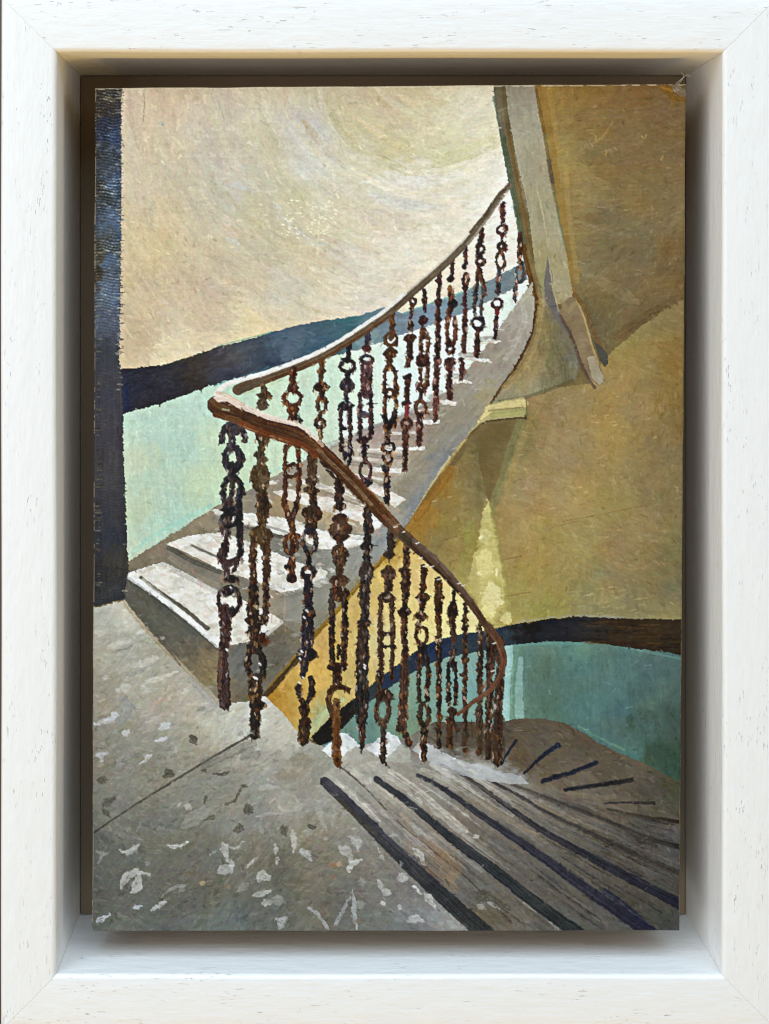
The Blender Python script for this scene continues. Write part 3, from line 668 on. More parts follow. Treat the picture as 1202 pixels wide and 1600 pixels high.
stroke([(385, 893), (425, 918), (470, 921), (510, 906)], (232, 231, 229), 7, t2, .8, dry=.25, h=.8)
fill([(400, 912), (440, 928), (446, 924), (446, 966), (430, 962), (385, 940)], (150, 136, 116), R_STR, 1.2, .9, .04)
fill([(447, 924), (476, 921), (512, 908), (520, 930), (480, 975), (447, 970)], (146, 146, 140), R_STR, 1.2, .75, .03)
stroke([(446, 928), (445, 968)], (204, 160, 148), 2.4, None, .8, dry=.2)
for k in range(40):
    x = random.uniform(400, 520); y = random.uniform(935, 1050)
    if y < 1072 - (x - 430) * 1.18: stroke([(x, y), (x + random.uniform(8, 22), y - random.uniform(1, 4))], random.choice(((158, 154, 144), (120, 116, 106), (146, 138, 122), (170, 168, 160))), random.uniform(2.5, 6), None, .5, dry=.45, taper=.5, soft=1.4, h=.6)
t3 = tread([(331, 797), (348, 794), (376, 800), (420, 806), (460, 812), (500, 828), (570, 838), (572, 850), (538, 858), (500, 858), (470, 842), (430, 834), (400, 822), (376, 818), (340, 806)], lab='painted third tread from the landing')
stroke([(418, 822), (450, 832), (470, 842)], (136, 134, 128), 4, t3, .7, h=-.1)
stroke([(500, 845), (530, 850), (570, 842)], (230, 229, 226), 9, t3, .8, dry=.25, h=.8)
stroke([(338, 812), (376, 826), (410, 836), (450, 850), (500, 868)], (118, 114, 104), 15, R_STR, .75, dry=.2, soft=2)
stroke([(376, 822), (410, 830), (450, 842), (498, 862)], (86, 84, 78), 5, R_STR, .8, dry=.2)
stroke([(500, 868), (540, 866), (572, 856)], (140, 140, 134), 14, R_STR, .7, dry=.25, soft=2)
stroke([(440, 932), (476, 926), (512, 912)], (104, 102, 96), 6, R_STR, .6, dry=.25)
t4 = tread([(425, 768), (455, 764), (470, 770), (520, 778), (560, 790), (590, 806), (592, 826), (578, 832), (560, 815), (500, 796), (450, 782)], (206, 198, 186), lab='painted fourth tread, half hidden by the handrail')
stroke([(470, 752), (500, 758), (540, 775), (575, 790)], (226, 222, 218), 8, t4, .7, dry=.35)
stroke([(579, 812), (590, 820)], (226, 227, 229), 12, t4, .9, h=.8)
for pts in ([(545, 742), (580, 752), (612, 768), (634, 780), (618, 793), (596, 776), (560, 757)], [(572, 728), (600, 731), (634, 732), (634, 739), (600, 739), (575, 735)], [(600, 698), (630, 699), (664, 697), (664, 703), (630, 704)],
            [(644, 658), (666, 656), (688, 656), (687, 662), (660, 663)], [(682, 626), (700, 625), (714, 629), (712, 634), (690, 632)], [(706, 592), (722, 593), (738, 596), (737, 599), (710, 598)], [(722, 559), (745, 560), (766, 562), (764, 566), (740, 564)],
            [(755, 532), (775, 531), (785, 533), (775, 537)]):
    r = tread(pts, (224, 221, 215), .7)
    x0, y0, x1, y1 = bbox(pts); stroke([(x0 + 8, y1 + 4), (x1 - 10, y1 + 5)], (190, 150, 136), 3, None, .4, dry=.4)
for (xa, ya, xb, yb) in ((500, 762, 560, 776), (520, 742, 600, 750), (545, 716, 590, 718), (560, 703, 632, 706), (600, 676, 650, 676), (636, 642, 676, 640), (668, 612, 704, 608), (694, 580, 728, 578), (716, 546, 752, 546), (740, 522, 776, 520)):
    stroke([(xa, ya), ((xa + xb) / 2, ya + 1), (xb, yb)], (222, 218, 212), 5, None, .8, dry=.3, h=.8, taper=.3)
    stroke([(xa + 4, ya + 8), (xb, yb + 9)], (138, 124, 116), 8, None, .65, dry=.3)
    stroke([(xa + 4, ya + 14), (xb - 6, yb + 15)], (186, 164, 150), 5, None, .5, dry=.4)
stroke([(480, 708), (530, 690), (590, 668), (650, 640)], (150, 138, 134), 10, None, .5, dry=.35, rough=2)
stroke([(560, 675), (640, 645), (690, 612)], (132, 126, 124), 5, None, .55, dry=.3)
for (x, y) in ((425, 960), (445, 945), (446, 975), (340, 868), (316, 906), (590, 825), (560, 690), (632, 660), (345, 900), (300, 888), (206, 860)):
    stroke([(x, y), (x + random.uniform(-2, 2), y + random.uniform(5, 14))], (206, 138, 128), 2.4, alpha=.55, dry=.3)
fill([(425, 938), (500, 905), (520, 900), (525, 940), (480, 1000), (440, 975)], (132, 130, 118), R_STR, 2, .55, .03)
stroke([(418, 990), (440, 972)], (218, 216, 208), 6, t1, .8, dry=.2)

for k in range(150):
    x, y = random.uniform(330, 600), 0
    y = random.uniform(735, 960) - (x - 330) * .25
    if 735 < y < 985 and y > 800 - (x - 330) * .55 and y < 1010 - (x - 400) * .95:
        c = random.choice(((232, 230, 228), (214, 208, 198), (226, 206, 200), (150, 146, 138), (196, 188, 172), (166, 160, 150)))
        stroke([(x, y), (x + random.uniform(5, 16), y + random.uniform(-4, 6))], c, random.uniform(2.5, 6), None, .6, dry=.35, h=.8, taper=.5, rough=2, fr=1)
# yellow wall behind the lower flight, ochre edge of the soffit
yel_pts = [(410, 1086), (445, 1046), (482, 1001), (530, 946), (572, 896), (612, 853), (630, 832), (665, 862), (700, 895), (735, 940), (768, 985), (740, 996), (690, 1004), (632, 1034), (562, 1088), (492, 1156), (470, 1150), (440, 1114)]
paint_field(yel_pts, [
    (420, 1085, (158, 120, 48)), (440, 1100, (178, 138, 64)), (470, 1090, (184, 150, 78)), (500, 1050, (206, 172, 98)), (500, 1010, (190, 158, 100)), (520, 1040, (202, 168, 92)), (555, 970, (190, 162, 98)), (570, 930, (194, 168, 104)), (600, 900, (202, 176, 106)), (600, 870, (160, 130, 62)),
    (640, 900, (208, 182, 120)), (670, 950, (218, 200, 138)), (720, 950, (224, 210, 156)), (590, 1000, (200, 186, 136)), (640, 1000, (208, 194, 136)), (500, 1120, (166, 168, 126)), (475, 1110, (190, 156, 84)), (545, 1050, (188, 168, 110)), (700, 980, (220, 206, 150)), (620, 960, (206, 186, 126)), (740, 980, (212, 200, 146))],
    R_YEL, lambda x, y: 1.35, 520, L=(12, 28), W=(5, 11), alpha=.6, jit=.028)
stroke([(626, 838), (600, 872), (560, 915), (520, 962), (480, 1006), (452, 1040), (420, 1078)], (126, 98, 36), (6, 9), R_YEL, .9, rough=1.4, dry=.12)
stroke([(480, 1012), (450, 1048), (414, 1088)], (52, 40, 24), 9, R_YEL, .85, dry=.1, rough=1.4)
stroke([(488, 1140), (510, 1112), (534, 1094)], (174, 186, 142), 9, R_YEL, .8, dry=.2)
stroke([(440, 1075), (450, 1055), (456, 1046)], (214, 178, 104), 5, R_YEL, .6, dry=.3)

# ------------------------------------------------------------------ motif: lower wall, band, teal dado
teal_pts = [(800, 1000), (860, 1000), (980, 1008), (1080, 1020), (1080, 1235), (1040, 1212), (1005, 1192), (965, 1177), (935, 1160), (905, 1142), (880, 1130), (850, 1124), (810, 1123), (775, 1132), (690, 1135), (640, 1150), (560, 1175), (500, 1185), (510, 1140), (560, 1095), (640, 1040), (720, 1015)]
paint_field(teal_pts, [
    (850, 1050, (100, 128, 110)), (900, 1060, (94, 130, 120)), (960, 1060, (97, 133, 128)), (920, 1100, (97, 137, 130)), (860, 1100, (98, 128, 110)), (1030, 1050, (94, 122, 117)), (960, 1130, (86, 117, 119)), (1050, 1130, (74, 94, 84)), (930, 1140, (88, 128, 126)),
    (1020, 1180, (64, 88, 72)), (1050, 1190, (56, 82, 64)), (990, 1150, (82, 114, 107)), (1010, 1090, (88, 118, 110)), (985, 1175, (88, 130, 126)), (830, 1020, (112, 146, 132)), (900, 1015, (108, 150, 140)),
    (540, 1130, (118, 150, 138)), (520, 1170, (116, 150, 150)), (580, 1130, (120, 156, 144)), (620, 1120, (130, 166, 152)), (650, 1080, (146, 176, 154)), (680, 1060, (140, 176, 164)), (700, 1090, (150, 184, 172)), (720, 1050, (148, 186, 182)), (740, 1090, (142, 184, 178)), (760, 1040, (150, 184, 178)), (640, 1130, (132, 160, 132)), (780, 1080, (130, 168, 156))],
    R_TEAL, lambda x, y: 1.45, 620, L=(14, 34), W=(6, 13), alpha=.5, jit=.016, hue=.012, gain=.88, mix=((96, 112, 106), .14))
stroke([(795, 1012), (796, 1060), (791, 1122)], (158, 192, 188), 13, R_TEAL, .9, dry=.15, rough=1.4)
stroke([(808, 1015), (802, 1060), (800, 1122)], (112, 148, 128), 8, R_TEAL, .8, dry=.2)
stroke([(814, 1030), (811, 1075), (812, 1118)], (146, 180, 172), (8, 15), R_TEAL, .85, dry=.2, rough=1.4)
stroke([(905, 1135), (935, 1152), (975, 1172)], (104, 138, 118), 4, R_TEAL, .7, dry=.3)
for (x, y, a, b) in ((985, 1130, 14, 30), (1015, 1120, 20, 26), (1035, 1165, 26, 34), (1000, 1110, 10, 18), (1055, 1110, 12, 30)):
    blob(x, y, a, b, (62, 84, 72), R_TEAL, .55, 3, 2, .1)
b2_pts = [(1080, 968), (960, 966), (905, 963), (850, 968), (800, 976), (760, 985), (720, 990), (690, 998), (660, 1010), (630, 1032), (598, 1056), (560, 1086), (520, 1116), (486, 1152), (498, 1166), (516, 1160), (545, 1128), (566, 1104), (592, 1086), (622, 1066), (660, 1042), (700, 1027), (760, 1016), (800, 1008), (850, 1003), (920, 1003), (980, 1012), (1040, 1019), (1080, 1027)]
paint_field(b2_pts, [(830, 985, (20, 18, 18)), (870, 985, (34, 34, 38)), (850, 998, (32, 40, 50)), (920, 985, (42, 40, 38)), (980, 985, (54, 40, 24)), (1030, 985, (56, 44, 30)), (1000, 1000, (46, 34, 22)), (1050, 1005, (50, 38, 26)), (785, 992, (44, 56, 66)), (760, 1000, (42, 54, 68)), (720, 1010, (46, 58, 66)), (690, 1020, (32, 46, 74)),
    (650, 1030, (40, 52, 66)), (610, 1065, (40, 52, 70)), (575, 1090, (50, 56, 60)), (540, 1110, (30, 28, 24)), (500, 1150, (22, 19, 15))], R_BAND2, lambda x, y: .08 if x > 800 else -.6, 300, L=(14, 34), W=(4, 8), alpha=.6, jit=.014)
for k in range(34):
    x = random.uniform(900, 1050); y = random.uniform(970, 1010) + (x - 900) * .04
    stroke([(x, y), (x + random.uniform(12, 40), y + random.uniform(-3, 3))], random.choice(((78, 56, 28), (24, 18, 14), (66, 54, 42), (90, 64, 30))), 1.8, R_BAND2, .55, dry=.3, h=.5)
stroke([(806, 973), (850, 966), (905, 962), (975, 965)], (150, 150, 142), 3, None, .6, dry=.35)
stroke([(800, 1010), (850, 1006), (920, 1006)], (96, 150, 148), 3.5, None, .6, dry=.35)
stroke([(978, 1012), (1020, 1020), (1064, 1030)], (110, 150, 142), 3, None, .5, dry=.4)

# ------------------------------------------------------------------ motif: landing and lower steps
low_pts = [(480, 1158), (520, 1172), (560, 1165), (640, 1150), (680, 1128), (740, 1128), (775, 1131), (810, 1122), (850, 1123), (880, 1129), (905, 1141), (935, 1159), (965, 1176), (1005, 1191), (1040, 1211), (1085, 1236), (1085, 1480), (720, 1480), (480, 1200)]
paint_field(low_pts, [
    (530, 1200, (168, 164, 152)), (560, 1190, (192, 188, 174)), (600, 1230, (172, 167, 153)), (570, 1240, (160, 154, 142)), (640, 1260, (156, 148, 136)), (650, 1300, (140, 134, 124)), (620, 1310, (134, 128, 120)), (700, 1300, (138, 126, 112)), (690, 1345, (146, 122, 96)), (680, 1320, (140, 122, 104)), (660, 1370, (130, 112, 92)),
    (750, 1300, (112, 104, 93)), (800, 1350, (102, 95, 84)), (760, 1330, (108, 100, 90)), (740, 1350, (120, 114, 104)), (900, 1400, (88, 83, 74)), (850, 1390, (92, 86, 78)), (1000, 1400, (72, 68, 59)), (1040, 1440, (64, 62, 54)), (850, 1250, (118, 108, 95)), (900, 1300, (92, 85, 75)), (850, 1320, (100, 92, 82)), (950, 1250, (102, 92, 80)),
    (920, 1260, (112, 102, 88)), (1000, 1300, (80, 73, 62)), (960, 1350, (82, 75, 66)), (1040, 1250, (76, 70, 54)), (1045, 1300, (84, 77, 72)), (1055, 1230, (66, 66, 44)), (700, 1200, (178, 178, 173)), (680, 1230, (150, 146, 136)), (720, 1250, (124, 116, 105)), (760, 1250, (122, 114, 104)), (760, 1210, (188, 190, 187)), (800, 1220, (148, 146, 140)),
    (900, 1170, (88, 78, 63)), (830, 1150, (82, 71, 56)), (850, 1170, (86, 76, 66)), (815, 1185, (88, 72, 50)), (860, 1195, (98, 82, 58)), (950, 1200, (86, 75, 58)), (1000, 1230, (84, 76, 62)), (900, 1215, (100, 86, 70)), (900, 1150, (80, 68, 52)), (760, 1150, (72, 63, 51)), (720, 1140, (68, 58, 47)), (790, 1140, (76, 66, 54)), (700, 1160, (70, 60, 48)),
    (700, 1380, (118, 106, 90)), (720, 1400, (104, 100, 94)), (760, 1400, (108, 104, 96)), (780, 1430, (96, 86, 68)), (810, 1430, (110, 104, 92)), (740, 1430, (100, 86, 62)), (860, 1440, (88, 84, 78)), (950, 1430, (82, 80, 76))],
    R_LOW, lambda x, y: .72 if y > 1225 else .4, 1700, L=(14, 40), W=(4, 9), alpha=.62, jit=.026, mix=((120, 119, 116), .18))

land_pts = [(130, 950), (150, 950), (195, 938), (232, 985), (300, 1052), (350, 1100), (390, 1095), (415, 1088), (440, 1112), (470, 1150), (500, 1168), (528, 1192), (500, 1214), (560, 1270), (640, 1345), (700, 1400), (760, 1470), (130, 1480)]
paint_field(land_pts, [
    (160, 965, (186, 183, 167)), (200, 960, (198, 193, 176)), (180, 1000, (172, 168, 152)), (180, 1020, (168, 164, 147)), (250, 1020, (166, 161, 142)), (220, 1050, (176, 170, 152)), (230, 1080, (176, 170, 150)), (160, 1080, (154, 146, 126)), (300, 1090, (188, 180, 163)), (250, 1100, (174, 162, 144)), (330, 1130, (192, 187, 168)), (200, 1150, (142, 138, 121)), (160, 1150, (136, 130, 114)), (300, 1180, (152, 146, 127)), (280, 1150, (160, 154, 136)),
    (400, 1110, (206, 204, 192)), (370, 1125, (202, 199, 184)), (340, 1075, (168, 164, 154)), (440, 1150, (202, 199, 184)), (240, 1200, (128, 124, 107)), (170, 1260, (116, 113, 100)), (165, 1200, (122, 116, 102)), (420, 1200, (158, 155, 145)), (470, 1190, (154, 149, 136)), (460, 1205, (144, 138, 122)), (350, 1250, (136, 130, 113)), (320, 1215, (132, 128, 114)), (300, 1300, (112, 108, 92)), (200, 1300, (106, 104, 92)), (160, 1330, (92, 91, 82)), (160, 1400, (84, 84, 75)), (250, 1400, (88, 86, 75)),
    (200, 1360, (94, 91, 78)), (330, 1400, (94, 90, 76)), (300, 1350, (100, 95, 80)), (400, 1330, (116, 111, 95)), (380, 1290, (132, 129, 118)), (450, 1250, (160, 156, 143)), (500, 1260, (154, 149, 136)), (480, 1300, (138, 130, 112)), (500, 1350, (122, 112, 92)), (480, 1340, (120, 112, 90)), (450, 1380, (94, 90, 74)), (430, 1350, (98, 92, 76)), (350, 1440, (90, 96, 92)), (250, 1440, (84, 87, 80)), (420, 1440, (88, 90, 82)), (550, 1400, (104, 100, 88)), (520, 1430, (100, 95, 82)),
    (600, 1400, (118, 113, 105)), (650, 1430, (128, 124, 119)), (590, 1330, (128, 120, 106)), (560, 1290, (146, 140, 126)), (620, 1360, (126, 118, 108)), (540, 1250, (150, 146, 134)), (690, 1440, (142, 140, 134)), (640, 1450, (112, 112, 106)), (590, 1440, (104, 102, 92))],
    R_LAND, lambda x, y: -.45 if y < 1240 else -.2 + .8 * math.sin(x * .012), 2600, L=(10, 30), W=(4, 10), alpha=.62, jit=.028, mix=((150, 153, 154), .2), grain=.018)
stroke([(195, 942), (232, 988), (285, 1040), (340, 1096)], (150, 132, 98), 7, R_LAND, .6, dry=.25)
stroke([(240, 992), (265, 1018), (282, 1040)], (88, 82, 76), 3, R_LAND, .6, dry=.3)
stroke([(300, 1062), (325, 1085), (344, 1110)], (152, 152, 146), 14, R_LAND, .5, dry=.3)
stroke([(145, 1303), (180, 1278), (230, 1246), (300, 1203), (350, 1173), (394, 1148)], (74, 71, 62), (3, 4), R_LAND, .9, dry=.1, h=-.3)
stroke([(320, 1195), (350, 1182), (395, 1160)], (116, 114, 106), 14, R_LAND, .55, dry=.25, rough=2)
blob(390, 1178, 34, 20, (124, 121, 113), R_LAND, .6, 3, 2); blob(470, 1188, 34, 24, (134, 128, 112), R_LAND, .6, 3, 2); blob(448, 1210, 40, 18, (138, 130, 114), R_LAND, .6, 3, 2)

# slots cut in the steps
SL = [([(508, 1222), (545, 1256), (590, 1302), (640, 1352), (700, 1407), (762, 1462)], (17, 31), (62, 62, 68), (44, 46, 46)),
      ([(588, 1217), (640, 1255), (700, 1305), (760, 1350), (820, 1398), (905, 1460)], (10, 25), (56, 58, 64), (40, 44, 44)),
      ([(653, 1211), (690, 1230), (735, 1262), (790, 1300), (850, 1341), (920, 1392), (1022, 1462)], (6, 24), (60, 60, 66), (36, 36, 50)),
      ([(712, 1203), (755, 1232), (800, 1265), (850, 1299), (920, 1338), (1000, 1380), (1070, 1417)], (5, 20), (62, 60, 60), (38, 38, 50)),
      ([(760, 1217), (805, 1240), (860, 1272), (930, 1305), (1000, 1338), (1070, 1368)], (4, 11), (62, 60, 64), (62, 57, 48)),
      ([(800, 1226), (880, 1256), (950, 1283), (1010, 1308), (1070, 1326)], (5, 10), (84, 78, 74), (48, 45, 42)),
      ([(950, 1264), (1000, 1275), (1060, 1284)], (4, 7), (70, 64, 54), (46, 40, 32)),
      ([(945, 1255), (985, 1254), (1022, 1255)], (3, 6), (50, 50, 54), (48, 44, 42)),
      ([(884, 1234), (920, 1229), (986, 1219)], (6, 9), (40, 42, 50), (38, 36, 36)),
      ([(848, 1221), (890, 1208), (932, 1192)], (8, 8), (32, 36, 46), (28, 36, 50)),
      ([(819, 1208), (846, 1183), (872, 1164)], (4, 9), (28, 36, 48), (28, 38, 56)),
      ([(784, 1195), (796, 1172), (807, 1157)], (3, 5), (26, 38, 52), (26, 38, 52))]
# thin step edges and pale worn noses first
stroke([(528, 1195), (552, 1214), (580, 1240), (620, 1282), (680, 1332), (730, 1372), (800, 1442)], (84, 76, 68), 3, R_LOW, .8, dry=.2)
stroke([(600, 1190), (620, 1212), (660, 1240), (700, 1270)], (104, 100, 94), 4, R_LOW, .7, dry=.25)
stroke([(665, 1182), (700, 1205), (740, 1232)], (110, 108, 102), 4, R_LOW, .6, dry=.3)
stroke([(760, 1320), (800, 1352), (860, 1400), (920, 1438)], (84, 78, 70), 4, R_LOW, .5, dry=.3)
stroke([(850, 1372), (880, 1395), (920, 1420)], (122, 116, 106), 4, R_LOW, .5, dry=.35)
stroke([(540, 1196), (580, 1225), (630, 1262)], (196, 190, 176), 10, R_LOW, .5, dry=.45)
stroke([(610, 1205), (650, 1232), (690, 1266), (728, 1298)], (202, 197, 186), 9, R_LOW, .8, dry=.35, h=.7)
stroke([(675, 1195), (720, 1222), (765, 1250), (800, 1272)], (200, 198, 190), 8, R_LOW, .8, dry=.35, h=.6)
stroke([(765, 1262), (810, 1290), (880, 1325)], (170, 150, 114), 6, R_LOW, .6, dry=.45)
stroke([(805, 1240), (850, 1262), (900, 1285)], (140, 124, 104), 7, R_LOW, .5, dry=.45)
stroke([(880, 1236), (930, 1246), (960, 1244)], (136, 124, 102), 8, R_LOW, .5, dry=.4)
stroke([(890, 1255), (960, 1262), (1040, 1300)], (120, 110, 104), 5, R_LOW, .4, dry=.4)
stroke([(690, 1330), (715, 1352), (705, 1372)], (152, 126, 96), 16, R_LOW, .55, dry=.3, rough=2)
stroke([(660, 1355), (690, 1372), (712, 1388)], (144, 120, 90), 12, R_LOW, .6, dry=.3)
stroke([(820, 1412), (850, 1428), (872, 1452)], (164, 160, 152), 7, R_LOW, .6, dry=.45)
for k, (dx, al) in enumerate(((15, .75), (15, .8), (14, .75), (11, .6), (9, .45))):
    P = SL[k][0]; n_ = 5 if k < 3 else 6
    stroke([(x + dx * (.5 + .12 * q), y - dx * (.62 + .10 * q)) for q, (x, y) in enumerate(P[:n_])], (196, 192, 182), (7, 4), R_LOW, al, c2=(112, 106, 96), dry=.5, rough=1.6, soft=1.5, h=.7)
    stroke([(x - dx * (.5 + .10 * q), y + dx * (.6 + .12 * q)) for q, (x, y) in enumerate(P[:n_])], (160, 156, 146), (6, 4), R_LOW, al * .7, c2=(96, 92, 84), dry=.5, rough=1.6, soft=1.5, h=.6)
SP = [spline(q[0], 8) for q in SL[:7]]
for k in range(260):
    a_ = random.randrange(0, 6); t_ = random.uniform(.12, .88); u0 = random.uniform(0, .8); u1 = min(1, u0 + random.uniform(.06, .28))
    P = []
    for q in range(4):
        u = u0 + (u1 - u0) * q / 3
        pa = SP[a_][int(u * (len(SP[a_]) - 1))]; pb = SP[a_ + 1][int(u * (len(SP[a_ + 1]) - 1))]
        P.append((pa[0] * (1 - t_) + pb[0] * t_, pa[1] * (1 - t_) + pb[1] * t_))
    xm, ym = P[1]; b_ = np.clip(1.15 - (xm - 560) / 620 - (ym - 1250) / 900, .38, 1.1)
    c_ = random.choice(((190, 186, 178), (150, 146, 138), (120, 112, 102), (172, 152, 128), (104, 102, 104), (206, 204, 198)))
    stroke(P, tuple(q * b_ for q in c_), random.uniform(2, 7), R_LOW, random.uniform(.3, .65), dry=.45, rough=1.5, soft=1.3, taper=.5, h=.6)
for k, (pts, wd, ca, cb) in enumerate(SL):
    r = region('painted_slot', 'painted dark groove nearest the landing' if k == 0 else None)
    stroke(pts, ca, (wd[0] * .95, wd[1] * .88), r, .93, rough=1.4, ser=.8, bris=.05, c2=cb, h=.3, dry=.06, soft=1.4)
stroke([(512, 1220), (545, 1250), (600, 1305), (650, 1345)], (78, 76, 88), 7, None, .6, dry=.3)
stroke([(530, 1250), (560, 1280), (586, 1302)], (84, 76, 58), 6, None, .6, dry=.3)
stroke([(655, 1345), (668, 1362), (690, 1380)], (70, 66, 84), 10, None, .4, dry=.3)
stroke([(945, 1392), (985, 1422), (1015, 1450)], (34, 36, 62), 10, None, .6, dry=.3)
# white humps along the stair edge
R_HUMP = region('painted_worn_step_ends', 'painted white worn ends of the steps under the balusters')
for pts, c in (([(503, 1172), (518, 1160), (533, 1144), (546, 1147), (560, 1163), (578, 1182), (556, 1190), (528, 1190)], (214, 217, 220)), ([(572, 1170), (590, 1155), (608, 1144), (624, 1153), (634, 1170), (618, 1184), (598, 1186)], (212, 216, 219)),
               ([(644, 1172), (655, 1160), (668, 1162), (690, 1174), (722, 1188), (770, 1202), (812, 1212), (828, 1224), (800, 1226), (760, 1220), (700, 1206), (664, 1186)], (178, 180, 181))):
    fill(pts, c, R_HUMP, 3.2, .85, .07, .6)
    x0, y0, x1, y1 = bbox(pts); sl = win(x0, y0, x1, y1); m = polymask(pts, sl, 1.8); f = np.zeros((NY, NX), np.float32); f[sl] = m
    for k in range(26): dab_core(random.uniform(x0, x1), random.uniform(y0, y1), .5 + random.gauss(0, .4), random.uniform(10, 22), random.uniform(4, 7), c3(random.choice(((232, 235, 238), (186, 190, 194), (210, 208, 200), (170, 176, 178)))), .6, f, .6)
fill([(530, 1192), (540, 1176), (556, 1166), (566, 1170), (584, 1186), (560, 1198)], (164, 160, 150), R_LOW, 2.5, .9, .05); fill([(600, 1190), (612, 1176), (628, 1162), (642, 1172), (640, 1192)], (160, 160, 150), R_LOW, 2.5, .85, .05); blob(660, 1180, 14, 22, (226, 230, 236), R_HUMP, .8, 2); blob(632, 1175, 18, 22, (172, 172, 160), R_LOW, .6, 3)
stroke([(690, 1195), (740, 1222), (800, 1262)], (120, 116, 110), 4, None, .5, dry=.35)

# broken pale and grey touches over the landing and along the lower steps
for k in range(230):
    x = random.uniform(148, 470); y = random.uniform(950, 1215)
    if y < 950 + (x - 195) * .98 or (x > 395 and y < 1118): continue
    v = random.choice(((208, 206, 198), (198, 192, 176), (150, 150, 144), (186, 180, 164), (170, 166, 152), (214, 213, 208)))
    f_ = np.clip(1.12 - (y - 1000) / 520, .72, 1.05)
    stroke([(x, y), (x + random.uniform(6, 20), y - random.uniform(1, 9))], tuple(q * f_ for q in v), random.uniform(3, 8), None, random.uniform(.3, .6), dry=.5, rough=2.5, soft=1.5, taper=.6, h=.7, fr=1)
for k in range(150):
    x = random.uniform(160, 600); y = random.uniform(1230, 1445)
    if x > 480 + (y - 1200) * .9: continue
    j = min(NY - 1, int((y - 135) / 1319 * NY)); i = min(NX - 1, int((x - 146) / 919 * NX)); d = random.choice((-14, -9, 10, 18, 26))
    stroke([(x, y), (x + random.uniform(5, 18), y + random.uniform(-7, 4))], tuple(IMG[j, i] * 255 + d), random.uniform(2.5, 7), None, .5, dry=.5, rough=2.5, soft=1.5, taper=.6, h=.6, fr=1)
